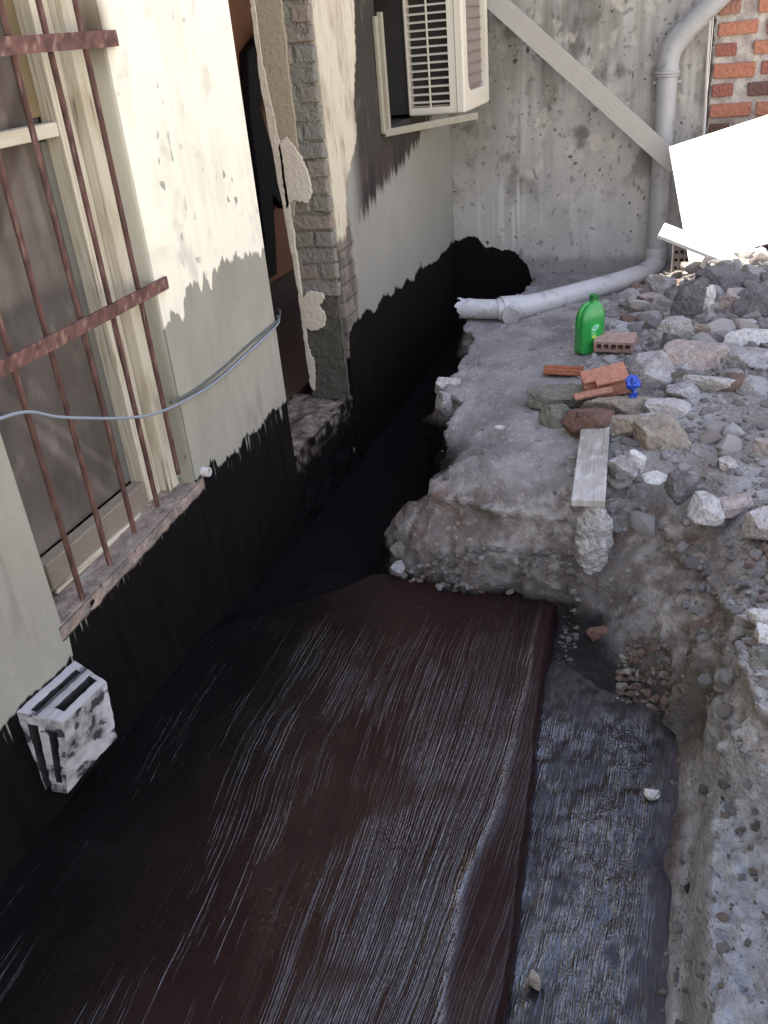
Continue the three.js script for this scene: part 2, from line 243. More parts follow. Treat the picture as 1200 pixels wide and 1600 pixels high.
{
  const fn = (x, z) => {
    const e = memEdge(z), c0 = memCrest(z), n1 = fbm(x * 3, 5, z * 2.2, 4), n4 = n3(x * 160, 2, z * 90), dirt = n3(x * 55, 7, z * 40);
    const bevel = sm(c0 - 0.002, c0 + 0.012, x);
    let smooth = sm(0.02, 0.22, n1) * 0.8 + 0.95 * sm(0.12, 0.06, Math.hypot(x + 0.78 + 0.02 * n2(z * 20, 1), (z + 1.42) * 0.75)) + 0.8 * sm(0.16, 0.05, Math.hypot((x + 0.86) * 0.7, z + 2.5));
    smooth = Math.max(clamp(smooth), 0.9 * bevel, 0.6 * sm(-0.85, -1.25, x));
    const rd = ridges(x, z) * (1 - 0.93 * smooth);
    const crest = Math.exp(-Math.pow((x - c0 + 0.004) / (0.009 + 0.005 * n2(z * 7, 3)), 2)) * clamp(0.75 + 0.9 * n3(1, 3, z * 11)), grit = n3(x * 330, 5, z * 190);
    let c = mix([0.023, 0.0108, 0.0092], [0.0080, 0.0058, 0.0055], sm(-0.78, -1.22, x + 0.14 * n1));
    c = mul(c, 1 + 0.3 * n1 + 0.12 * dirt);
    
    return { c, r: 0.20 + 0.06 * smooth - 0.04 * clamp(rd) + 0.03 * dirt - 0.04 * crest, b: 0.25 + 0.55 * rd * (1 + 0.25 * grit) + 0.02 * n4 * (1 - smooth) + 0.02 * dirt + crest * (0.2 + 0.22 * grit), s: 0.035 + 0.96 * clamp(rd * 1.6) + 0.10 * (1 - smooth) * sm(0.1, 0.5, n4) + 1.0 * crest * sm(-0.4, 0.3, grit + 0.3) };
  };
  const m = surface(1280, 2048, 1.36, 2.9, -1.52, -2.7, fn, 0.0064, { ior: 2.5, wet: true });
  const nx = 170, nz = 300, g = new THREE.PlaneGeometry(1, 1, nx, nz), p = g.attributes.position;
  for (let i = 0; i < p.count; i++) {
    const u = p.getX(i) + 0.5, v = 0.5 - p.getY(i);
    const z = lerp(-2.64, 0.18, v), xe = memEdge(z), x = lerp(-1.503, xe, Math.pow(u, 0.85)), far = memFar(x), zz = lerp(far, 0.18, v);
    const c0 = memCrest(zz), e2 = memEdge(zz);
    let y = -0.4 + 0.006 * n2(x * 3, zz * 3) + 0.003 * n2(x * 12, zz * 8) + 0.006 * Math.exp(-Math.pow((x - c0) / 0.012, 2)) - 0.042 * sm(e2 - 0.03, e2, x);
    if (v < 0.012) y -= 0.06 * (1 - v / 0.012);
    if (u > 0.992) y -= 0.03;
    p.setXYZ(i, x, y, zz);
  }
  g.computeVertexNormals(); uvFrom(g, m, (x, y, z) => [x, z]);
  solo('trench_floor', g, m, 'trench floor spread with brown black bitumen primer in trowelled ridges', 'floor', [0, 0, 0], null, 'structure');
}
// wet tarry strip right of it
{
  const fn = (x, z) => {
    const n1 = fbm(x * 6, 5, z * 3, 4), nm = fbm(x * 34, 3, z * 20, 3), w = x + 0.006 * n2(x * 7, z * 6) + 0.03 * (z + 1.4) + 0.003 * n2(x * 20, z * 16);
    let st = 0; for (const [p, a0, sd] of [[0.0068, 1, 3], [0.0041, 0.7, 31]]) { const f = w / p, li = Math.floor(f), a = 1 - Math.abs(f - li - 0.5) * 2; st = Math.max(st, a0 * a * sm(-0.25, 0.35, n3(li * 1.9 + sd, z * 6, 2) + 0.7 * n3(li * 3.7 + sd, z * 34, 8))); }
    const blotch = sm(-0.15, 0.25, n1 + 0.5 * nm), dry = sm(-0.04, 0.075, x + 0.06 * n1 - 0.01), back = sm(-1.93, -2.08, z + 0.16 * n1);
    let c = mix([0.014, 0.0125, 0.0155], [0.075, 0.066, 0.070], clamp(dry * 0.9 + 0.12 * sm(0.1, 0.4, nm)));
    c = mix(c, mul([0.034, 0.028, 0.027], 1 + 1.2 * nm), back);
    return { c, r: clamp(0.15 + 0.5 * dry + 0.45 * back + 0.12 * (1 - blotch)), b: 0.30 + (0.50 * st + 0.16 * n3(x * 210, z * 150, 4)) * (1 - 0.75 * dry) * (0.45 + 0.55 * blotch) + 0.14 * nm, s: clamp((0.16 + 0.34 * blotch + 0.85 * sm(0.15, 0.7, st * (0.5 + 0.7 * blotch) + 0.25 * n3(x * 90, z * 9, 7))) * (1 - 0.8 * dry) * (1 - 0.7 * back) + 0.05) };
  };
  const m = surface(512, 2048, 0.56, 2.6, -0.40, -2.5, fn, 0.0046, { ior: 2.3, wet: true });
  const g = new THREE.PlaneGeometry(1, 1, 70, 330), p = g.attributes.position;
  for (let i = 0; i < p.count; i++) { const x = lerp(-0.39, 0.13, p.getX(i) + 0.5), z = lerp(-2.46, 0.1, 0.5 - p.getY(i)); p.setXYZ(i, x, -0.438 + 0.010 * fbm(x * 7, 1, z * 6, 3) + 0.004 * n2(x * 40, z * 22) - 0.05 * sm(-2.15, -2.46, z) - 0.04 * sm(0.05, 0.13, x + 0.06 * n2(x * 9, z * 7)), z); }
  g.computeVertexNormals(); uvFrom(g, m, (x, y, z) => [x, z]);
  solo('tarry_ground', g, m, 'wet tar smeared earth strip glistening blue beside the brown primer', 'ground', [0, 0, 0], null, 'structure');
}
const TAR = new THREE.MeshPhysicalMaterial({ color: new THREE.Color(0.0055, 0.0044, 0.0042), roughness: 0.9, ior: 1.45, specularIntensity: 0.2, bumpMap: grain4, bumpScale: 0.006 });
{
  const g = new THREE.PlaneGeometry(1, 1, 60, 200), p = g.attributes.position;
  for (let i = 0; i < p.count; i++) { const x = lerp(-1.505, -0.6, p.getX(i) + 0.5), z = lerp(-5.71, -2.1, p.getY(i) + 0.5); p.setXYZ(i, x, -0.5 + 0.02 * fbm(x * 5, 2, z * 5, 3), z); }
  const idx = g.index.array; for (let i = 0; i < idx.length; i += 3) { const t = idx[i]; idx[i] = idx[i + 1]; idx[i + 1] = t; }
  g.computeVertexNormals(); boxUV(g);
  solo('trench_bottom', g, TAR, 'deep black tarred bottom of the trench along the house wall', 'trench', [0, 0, 0], null, 'structure');
}

// ------------------------------------------------------------------ the house on the left
const house = thing('house', 'old house with cream and grey plaster, barred window and tarred wall foot', 'building', [-1.5, 0, 0]);
const H = g => g.translate(1.5, 0, 0);                                // world coordinates into the house's own
const speck = (s, t, f, lo, seed) => sm(lo, lo + 0.15, n3(s * f, t * f, seed));
const CREAM = [0.82, 0.77, 0.61], RENDER = [0.32, 0.30, 0.24], BLACK = [0.0058, 0.0046, 0.0044];
// a = distance along the wall (-z), y = height
const tarTop1 = a => pl([[0, -0.02], [1.27, -0.03], [1.5, -0.035], [1.51, 0.05], [2.3, 0.125], [2.45, 0.10], [2.98, 0.105]], a);
const M1 = surface(1280, 1280, 2.3, 2.3, 0.75, -0.55, (a, y) => {
  const n1 = fbm(a * 2.2, y * 2.2, 1, 4), st = n3(a * 26, y * 3.5, 3), fine = fbm(a * 40, y * 40, 5, 3);
  const jag = a > 2.1 ? pl([[2.2, 0.60], [2.25, 0.63], [2.30, 0.66], [2.36, 0.63], [2.40, 0.73], [2.5, 0.70], [2.58, 0.70], [2.65, 0.73], [2.98, 0.69]], a) + 0.03 * n3(a * 22, 2, 2) + 0.05 * st * sm(0, 0.4, n2(a * 5, 3)) + 0.02 * n3(a * 60, y * 20, 8) : 3;
  const paintOn = sm(-0.006, 0.006, y - jag);
  let c = mul(RENDER, 1 + 0.22 * n1 + 0.06 * fine + 0.05 * st + 0.12 * fbm(a * 7, y * 5, 91, 3) - 0.22 * sm(0.15, 0.45, fbm(a * 12, y * 2.2, 93, 3))), b = 0.40 + 0.06 * n1 + 0.10 * fine, r = 0.9;
  c = mix(c, mul(RENDER, 0.8), 0.6 * sm(0.25, 0.0, Math.abs(y - jag - 0.0)) * sm(0.0, 0.4, n1 + 0.2) * (1 - paintOn));
  let cr = mix(CREAM, mul(CREAM, 0.86), sm(-0.1, 0.5, n1 + 0.4 * st)); cr = mul(cr, 1 + 0.05 * fine); cr = mix(cr, [0.42, 0.40, 0.33], 0.42 * sm(0.12, 0.4, fbm(a * 8, y * 6, 95, 4)));
  const chip = speck(a, y * 0.6, 40, 0.42, 4) * sm(-0.05, 0.3, fbm(a * 6, y * 3, 8, 2)) + speck(a * 1, y * 0.35, 60, 0.48, 12) * sm(0.35, 0.0, y - jag) * 0.9 * sm(2.6, 2.95, a + 0.2 * n1);
  cr = mix(cr, [0.20, 0.185, 0.155], clamp(chip) * 0.85); cr = mix(cr, mul(CREAM, 0.68), 0.5 * sm(0.1, 0.5, fbm(a * 3.5, y * 9, 6, 3)) * sm(1.3, 0.9, y));
  c = mix(c, cr, paintOn); b = lerp(b, 0.62 + 0.03 * fine - 0.2 * clamp(chip), paintOn);
  const rust = Math.exp(-(((a - 2.215) / 0.05) ** 2 + ((y - 1.44) / 0.09) ** 2)); c = mix(c, [0.12, 0.07, 0.04], clamp(rust * 1.1) * paintOn);
  const tt = tarTop1(a) + 0.014 * n3(a * 8, 1, 3) + (a > 2.3 ? 0.04 * Math.max(0, n3(a * 62 + 2 * n2(a * 9, 1), y * 4, 5)) * sm(-0.2, 0.4, n2(a * 11, 6)) + 0.03 * n3(a * 17, y * 5, 8) + 0.01 * n3(a * 140, y * 14, 4) : 0.012 * n3(a * 40, 1, 1));
  const tar = sm(0.004, -0.006, y - tt) * (1 - 0.9 * sm(0.05, 0.0, Math.abs(y - tt + 0.02)) * sm(0.25, 0.5, n3(a * 90, y * 7, 3)));
  c = mix(c, mul(BLACK, 1 + 0.5 * st), tar); b = lerp(b, 0.5 + 0.10 * st + 0.14 * fine, tar); r = lerp(r, 0.85 + 0.1 * fine, tar);
  return { c, r, b };
}, 0.010, { specularIntensity: 0.2 });
{
  const s = new THREE.Shape([[-3, -0.6], [2.98, -0.6], [2.98, 2.4], [-3, 2.4]].map(p => new THREE.Vector2(...p)));
  s.holes.push(new THREE.Path([[1.5, 0.075], [1.5, 1.75], [2.235, 1.75], [2.235, 0.10]].map(p => new THREE.Vector2(...p))));
  const g = new THREE.ExtrudeGeometry(s, { depth: 0.3, bevelEnabled: true, bevelSize: -0.0, bevelThickness: 0.006, bevelOffset: -0.006, bevelSegments: 2 });
  // shape plane (a, y) extruded along -x: (a, y, d) -> (x = -d, y, z = -a)
  const q = stripped(g), p = q.attributes.position; for (let i = 0; i < p.count; i++) p.setXYZ(i, -0.3 + p.getZ(i) - 0.006, p.getY(i), -p.getX(i));
  q.computeVertexNormals(); uvFrom(q, M1, (x, y, z) => [-z, y]);
  part('wall', q, M1, house);
  // low threshold wall under the doorway, and the wall beyond the doorway
}
const M2 = surface(1280, 1280, 2.3, 2.3, 3.55, -0.6, (a, y) => {
  const n1 = fbm(a * 2.4, y * 2.4, 21, 4), st = n3(a * 24, y * 3.2, 13), fine = fbm(a * 42, y * 42, 15, 3), rag = 0.035 * n3(a * 3, y * 9, 4) + 0.018 * n3(3, y * 30, 6);
  let c = mul([0.27, 0.258, 0.22], 1 + 0.16 * n1 + 0.06 * fine + 0.05 * st), b = 0.42 + 0.05 * n1 + 0.08 * fine, r = 0.9;                      // smooth new render
  const soot = sm(0.03, -0.03, pl([[3.7, 0.5], [4.1, 0.62], [4.25, 0.66], [4.45, 0.69], [4.8, 0.76], [5.1, 0.84], [5.3, 0.9], [5.9, 0.95]], a) + 0.05 * st + 0.03 * n3(a * 60, y * 6, 2) - y);
  let so = mix([0.034, 0.029, 0.026], [0.075, 0.055, 0.049], sm(-0.2, 0.3, n1 + 0.3 * st)); so = mix(so, [0.045, 0.041, 0.031], sm(0.7, 0.95, y) * 0.8); so = mul(so, 1 + 0.3 * fine);
  so = mix(so, [0.20, 0.185, 0.15], 0.5 * sm(0.2, 0.5, fbm(a * 8, y * 3, 5, 3)));
  c = mix(c, so, soot * sm(3.9, 4.1, a)); b = lerp(b, 0.36 + 0.10 * fine, soot);
  const rough = sm(0.02, -0.02, a - 3.86 - rag - 0.02 * n3(1, y * 14, 2)) ;                                                                      // bare dirty masonry by the corner
  let ms = mix([0.20, 0.165, 0.13], [0.11, 0.10, 0.085], sm(-0.2, 0.3, fbm(a * 14, y * 14, 3, 3))); ms = mul(ms, 1 + 0.3 * fine);
  if (Math.abs((y + 0.01) / 0.075 - Math.round((y + 0.01) / 0.075)) < 0.07) ms = mul(ms, 0.6);
  c = mix(c, ms, rough * sm(-0.2, -0.1, y)); b = lerp(b, 0.30 + 0.22 * fbm(a * 16, y * 16, 3, 3), rough);
  const right = pl([[0.56, 3.80], [0.65, 3.85], [0.8, 3.90], [0.95, 4.06], [1.05, 4.05], [1.2, 4.10], [1.5, 4.18], [2, 4.2]], y) + rag, cream = sm(0.01, -0.01, a - right) * sm(0.54, 0.58, y + 0.03 * n3(a * 30, 2, 2));
  let cr = mix([0.56, 0.50, 0.37], [0.34, 0.285, 0.21], clamp(0.9 * sm(-0.05, 0.45, fbm(a * 9, y * 3.2, 9, 4)) + 0.7 * sm(0.1, 0.4, fbm(a * 34, y * 7, 31, 3)))); cr = mul(cr, 1 + 0.1 * fine);
  c = mix(c, cr, cream); b = lerp(b, 0.66 + 0.10 * fine, cream);
  const tt = pl([[3.6, -0.10], [3.69, 0.02], [3.705, 0.12], [3.85, 0.17], [4.1, 0.16], [4.4, 0.13], [4.8, 0.14], [5.2, 0.1], [5.6, 0.11], [5.8, 0.1]], a) + 0.05 * n3(a * 6, 1, 3) + 0.05 * Math.max(0, n3(a * 42 + 2 * n2(a * 7, 1), y * 3, 5)) * sm(-0.2, 0.4, n2(a * 8, 6)) + 0.008 * n3(a * 120, y * 14, 4);
  const tar = Math.max(sm(0.006, -0.006, y - tt) , 0);
  c = mix(c, mul(BLACK, 1 + 0.4 * st), tar); b = lerp(b, 0.5 + 0.1 * st + 0.12 * fine, tar); r = lerp(r, 0.85, tar);
  return { c, r, b };
}, 0.011, { specularIntensity: 0.2 });
function slabWall(geo, m, parent, f) { const q = stripped(geo.toNonIndexed()); q.computeVertexNormals(); uvFrom(q, m, f); return part('wall', q, m, parent); }
{
  // wall beyond the doorway, with the hole the air conditioner sits in
  const s = new THREE.Shape([[3.69, -0.6], [6.4, -0.6], [6.4, 2.4], [3.69, 2.4]].map(p => new THREE.Vector2(...p)));
  s.holes.push(new THREE.Path([[4.43, 0.935], [4.43, 1.535], [5.45, 1.535], [5.45, 0.935]].map(p => new THREE.Vector2(...p))));
  const g = new THREE.ExtrudeGeometry(s, { depth: 0.22, bevelEnabled: false }), q = stripped(g), p = q.attributes.position;
  for (let i = 0; i < p.count; i++) p.setXYZ(i, -0.22 + p.getZ(i), p.getY(i), -p.getX(i));
  q.computeVertexNormals(); uvFrom(q, M2, (x, y, z) => [-z, y]); part('wall', q, M2, house);
}
const plainRender = mat(0.29, 0.28, 0.24, 0.92, 0.006);
part('threshold', rough3(new THREE.BoxGeometry(0.30, 0.44, 0.735, 30, 24, 70).translate(-0.162, -0.385, -3.335), 0.045, 13), vmat(0.95, 0.006, { specularIntensity: 0.2 }), house);
{ const t = house.children[house.children.length - 1]; paint(t.geometry, (x, y, z) => { const n = fbm(x * 20, y * 20, z * 20, 3), k = sm(-0.22, -0.26, y + 0.05 * n) ; return mix(mul(mix([0.22, 0.175, 0.135], [0.105, 0.082, 0.062], sm(-0.2, 0.25, n)), 1 + 0.7 * n3(x * 90, y * 90, z * 90)), [0.0055, 0.0045, 0.0043], Math.max(k, sm(-0.025, -0.005, x + 0.03 * n))); }); }
part('shading_upper_storey', H(box(-8, -1.497, 2.4, 8, -5.26, 4)), mat(0.6, 0.57, 0.47, 0.9, 0.006), house);  // unseen; height and rear end set to keep sun off the yard
part('shading_rear_wing', H(box(-8, -1.497, 2.4, 4.7, -6.0, -5.26)), mat(0.6, 0.57, 0.47, 0.9, 0.006), house);  // unseen lower step, shaped to let sun reach only the white sheet
part('added_sky_blocker', H(box(-8, -0.95, 2.9, 10, -12, -6.0)), mat(0.085, 0.065, 0.055, 0.9, 0.006), house);  // unseen dark mass added to keep sky reflections off the tar floor
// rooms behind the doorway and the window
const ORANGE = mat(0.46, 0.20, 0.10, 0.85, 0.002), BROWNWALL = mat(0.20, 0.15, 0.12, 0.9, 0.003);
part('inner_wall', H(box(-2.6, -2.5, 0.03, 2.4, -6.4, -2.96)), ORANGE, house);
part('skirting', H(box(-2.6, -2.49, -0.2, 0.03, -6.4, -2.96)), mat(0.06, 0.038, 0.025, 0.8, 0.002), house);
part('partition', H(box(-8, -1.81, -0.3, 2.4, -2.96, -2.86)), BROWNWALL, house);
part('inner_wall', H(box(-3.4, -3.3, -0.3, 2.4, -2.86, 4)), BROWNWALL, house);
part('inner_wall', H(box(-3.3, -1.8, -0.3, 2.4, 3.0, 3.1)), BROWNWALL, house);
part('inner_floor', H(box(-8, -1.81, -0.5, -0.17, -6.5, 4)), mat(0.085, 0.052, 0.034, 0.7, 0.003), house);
// wall end beside the doorway: bricks laid bare between scraps of cream plaster
{
  const jamb = part('door_jamb', rough3(new THREE.BoxGeometry(0.186, 2.9, 0.22, 30, 380, 10).translate(-0.114, 0.95, -3.775), 0.016, 17), mat(0.225, 0.205, 0.165, 0.95, 0.014), house);
  part('jamb_render', rough3(new THREE.BoxGeometry(0.186, 0.5, 0.03, 40, 100, 4).translate(-0.106, 0.08, -3.662), 0.014, 15), mat(0.082, 0.075, 0.056, 0.92, 0.008), house);
  const r = rng(5), tones = [[0.225, 0.20, 0.155], [0.205, 0.19, 0.155], [0.235, 0.195, 0.15], [0.215, 0.20, 0.165], [0.25, 0.20, 0.155]].map(c => mat(...c, 0.95, 0.01));
  for (let y = 0.36, k = 0; y < 1.75; y += 0.072, k++) {
    const split = k % 2 ? [[-0.19, -0.1], [-0.09, -0.004]] : [[-0.195, -0.004]];
    for (const [a, b] of split) {
      const g = rough3(new RoundedBoxGeometry(b - a - 0.004, 0.060 + 0.006 * r(), 0.05, 10, 0.010), 0.020, 26, k * 3 + a * 10);
      const o = part('brick', g, tones[Math.floor(r() * tones.length)], house); o.position.set((a + b) / 2, y + 0.004 * r(), -3.688 + 0.012 * r()); o.rotation.z = (r() - 0.5) * 0.05; o.rotation.y = (r() - 0.5) * 0.06;
    }
  }
  const patch = (pts, z, th, m, seed) => {                            // a scrap of plaster with a torn edge
    const s = new THREE.Shape(), N = 90, c = new THREE.CatmullRomCurve3(pts.map(p => new THREE.Vector3(p[0], p[1], 0)), true, 'catmullrom', 0.15);
    const e = []; for (let i = 0; i < N * 2; i++) { const q = c.getPoint(i / (N * 2)); e.push(new THREE.Vector2(q.x + 0.006 * n3(q.x * 60, q.y * 60, seed) + 0.003 * n3(q.x * 150, q.y * 150, seed), q.y + 0.010 * n3(q.x * 50, q.y * 50, seed + 5))); } s.setFromPoints(e);
    const g = boxUV(new THREE.ExtrudeGeometry(s, { depth: th, bevelEnabled: true, bevelSize: 0.002, bevelThickness: 0.002, bevelSegments: 1 })); g.translate(0, 0, z);
    return part('plaster_patch', g, m, house);
  };
  const beige = mat(0.34, 0.29, 0.20, 0.9, 0.004), cream = mat(0.62, 0.55, 0.43, 0.9, 0.004);
  patch([[-0.242, 2.2], [-0.228, 1.5], [-0.232, 1.25], [-0.2, 0.75], [-0.19, 0.62], [-0.12, 0.95], [-0.115, 1.5], [-0.13, 2.2]], -3.66, 0.014, beige, 3);
  patch([[-0.252, 2.2], [-0.24, 1.5], [-0.245, 1.2], [-0.205, 0.5], [-0.2, 0.2], [-0.198, -0.1], [-0.18, -0.12], [-0.165, 0.02], [-0.185, 0.10], [-0.185, 0.5], [-0.19, 0.9], [-0.225, 1.3], [-0.222, 2.2]], -3.658, 0.015, cream, 4);
  patch([[-0.2, 0.97], [-0.16, 1.0], [-0.115, 0.93], [-0.085, 0.86], [-0.08, 0.78], [-0.10, 0.74], [-0.13, 0.745], [-0.17, 0.75], [-0.2, 0.72]], -3.655, 0.012, cream, 5);
  patch([[-0.195, 0.28], [-0.16, 0.345], [-0.10, 0.35], [-0.07, 0.33], [-0.105, 0.29], [-0.08, 0.24], [-0.09, 0.20], [-0.14, 0.17], [-0.185, 0.19]], -3.65, 0.008, cream, 6);
}
// window: frame, panes, sill, bars
{
  const wood = (() => { const m = surface(256, 1024, 0.25, 1.9, 0, 0, (s, t) => { const g = n3(s * 90, t * 5, 2), f = fbm(s * 30, t * 6, 4, 3), k = speck(s * 1.6, t * 0.07, 60, 0.3, 9); let c = mix([0.60, 0.54, 0.41], [0.44, 0.37, 0.25], sm(-0.2, 0.5, f)); c = mix(c, [0.13, 0.10, 0.065], 0.8 * k * sm(-0.1, 0.2, f)); return { c, r: 0.8, b: 0.5 + 0.12 * g - 0.25 * k }; }, 0.004); return m; })();
  const W = (x0, x1, y0, y1, z0, z1, vert) => { const q = stripped(rbox(x1 - x0, y1 - y0, z1 - z0, 0.004, 2).translate((x0 + x1) / 2, (y0 + y1) / 2, (z0 + z1) / 2).toNonIndexed()); q.computeVertexNormals(); return uvFrom(q, wood, vert ? (x, y, z) => [Math.abs(x + z * 0.9) % 0.25, Math.max(0, y)] : (x, y, z) => [Math.abs(y - x) % 0.25, -z - 1]); };
  const win = part('window', W(-0.135, -0.06, 0.09, 1.75, -2.232, -2.175, true), wood, house); win.userData.label = 'flaking cream wooden window frame with dusty panes behind bars';
  part('stile', W(-0.150, -0.095, 0.10, 1.75, -2.172, -2.10, true), wood, win);
  part('stile', W(-0.150, -0.085, 0.09, 1.75, -1.58, -1.503, true), wood, win);
  part('bottom_rail', W(-0.14, -0.095, 0.095, 0.175, -2.10, -1.60), mat(0.33, 0.27, 0.19, 0.85, 0.004), win);
  part('bottom_bead', W(-0.115, -0.085, 0.083, 0.10, -2.172, -1.60), wood, win);
  part('transom', W(-0.145, -0.10, 1.19, 1.225, -2.10, -1.58), wood, win);
  part('sash_frame', new THREE.BoxGeometry(0.02, 0.52, 0.045).translate(-0.152, 1.5, -2.085), mat(0.27, 0.2, 0.1, 0.8, 0.003), win);
  part('sash_frame', new THREE.BoxGeometry(0.02, 1.0, 0.03).translate(-0.154, 0.68, -2.085), mat(0.22, 0.21, 0.17, 0.8, 0.003), win);
  const gl = surface(512, 512, 0.7, 1.8, 1.5, 0.05, (a, y) => { const f = fbm(a * 5, y * 3, 8, 4), d = sm(0.05, 0.0, Math.abs(y - 0.45 - (a - 1.8) * -1.4 + 0.03 * f)) * sm(0.9, 0.4, y) + 0.8 * sm(0.03, 0.0, Math.abs(y - 0.52 - (a - 1.8) * -1.1 + 0.03 * f)) * sm(0.9, 0.4, y) - 0.9 * sm(0.07, 0.02, Math.abs(y - 0.98 - (a - 1.8) * 1.2)) + 0.9 * sm(0.1, 0.5, fbm(a * 14, y * 9, 9, 3)) + 0.8 * sm(0.32, 0.16, y + 0.06 * f); return { c: mul(mix([0.17, 0.145, 0.12], [0.115, 0.097, 0.08], sm(-0.2, 0.3, f)), 1 + 0.5 * d + 0.06 * n2(a * 60, y * 60)), r: 0.16 + 0.1 * f, b: 0.5 }; }, 0, { transmission: 0.25, thickness: 0, ior: 1.5 });  // dust film, plus diagonal reflection bands painted into the glass colour
  const pane = (y0, y1) => { const q = box(-0.158, -0.155, y0, y1, -2.10, -1.55); uvFrom(q, gl, (x, y, z) => [-z, y]); part('pane', q, gl, win).userData.label = 'dusty brown glass pane with painted reflection bands'; };
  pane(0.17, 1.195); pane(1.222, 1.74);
  const revealMat = surface(256, 768, 0.2, 1.7, 0, 0, (s, t) => { const f = fbm(s * 14, t * 5, 3, 4), k = sm(0.1, 0.4, fbm(s * 40, t * 22, 6, 3)) * sm(0.55, 0.05, t); let c = mix([0.56, 0.53, 0.42], [0.33, 0.32, 0.25], sm(0.9, 0.4, t + 0.4 * f)); c = mix(c, [0.06, 0.058, 0.045], 0.8 * k); c = mix(c, [0.10, 0.06, 0.03], Math.exp(-(((t - 1.43) / 0.10) ** 2)) * 0.85 * sm(0.13, 0.03, s)); return { c, r: 0.9, b: 0.5 + 0.25 * f }; }, 0.006);
  const rv = box(-0.062, -0.004, 0.09, 1.75, -2.236, -2.2335); uvFrom(rv, revealMat, (x, y, z) => [-x, y]); part('window_reveal', rv, revealMat, house);
  const sill = rough3(new THREE.BoxGeometry(0.142, 0.045, 0.80, 20, 8, 90), 0.010, 22); 
  { const p = sill.attributes.position; for (let i = 0; i < p.count; i++) p.setY(i, p.getY(i) - p.getZ(i) * 0.055); sill.computeVertexNormals(); }
  paint(sill, (x, y, z) => { const n = fbm(x * 18, y * 18, z * 18, 3), k = n3(x * 120, y * 120, z * 120); return mul(mix(mix([0.33, 0.25, 0.195], [0.19, 0.155, 0.125], sm(-0.2, 0.3, n)), [0.36, 0.32, 0.25], sm(0.15, 0.4, n3(x * 9, 4, z * 9))), 1 + 0.3 * k); });
  const so = part('window_sill', sill, vmat(0.95, 0.006), house); so.position.set(-0.068, 0.068, -1.88); so.userData.label = 'crumbling brick coloured window sill';
  // bars
  const rust = (() => { const t = vmat(0.75, 0.002); return t; })();
  const rp = (g, s) => paint(g, (x, y, z) => { const n = fbm(x * 30 + s, y * 30, z * 30, 3), f = n3(x * 140, y * 140, z * 140 + s); return mul(mix(mix([0.145, 0.064, 0.048], [0.075, 0.032, 0.023], sm(-0.15, 0.2, n)), [0.30, 0.2, 0.15], 0.5 * sm(0.3, 0.5, f)), 1 + 0.35 * f); });
  const gr = part('security_grille', rp(boxUV(new THREE.BoxGeometry(0.008, 0.036, 0.84, 1, 3, 80).translate(0.008, 0.757, -1.87)), 1), rust, house); gr.userData.label = 'rusty red security bars over the window';
  part('crossbar', rp(boxUV(new THREE.BoxGeometry(0.008, 0.038, 0.84, 1, 3, 80).translate(0.008, 1.402, -1.865)), 2), rust, gr);
  [-1.463, -1.603, -1.743, -1.882, -2.019, -2.162].forEach((z, i) => { const y0 = pl([[1.46, 0.07], [1.6, 0.078], [1.743, 0.1], [1.882, 0.125], [2.02, 0.14], [2.162, 0.18]], -z); if (i) part('bar', rp(between(new THREE.CylinderGeometry(0.008, 0.008, 1, 10, 60), [-0.008, y0, z], [-0.008, 1.8, z]), i * 7), rust, gr); });
  // small white pipe stub in the sill end
  const st = part('pipe_stub', new THREE.LatheGeometry([[0.010, 0], [0.016, 0], [0.017, 0.003], [0.017, 0.055], [0.0155, 0.06], [0.012, 0.06], [0.010, 0.02], [0, 0.02]].map(p => new THREE.Vector2(...p)), 20).rotateZ(-Math.PI / 2), mat(0.6, 0.58, 0.52, 0.5, 0.001), house); st.position.set(-0.035, 0.125, -2.29); st.userData.label = 'short white plastic pipe stub at the end of the sill';
}

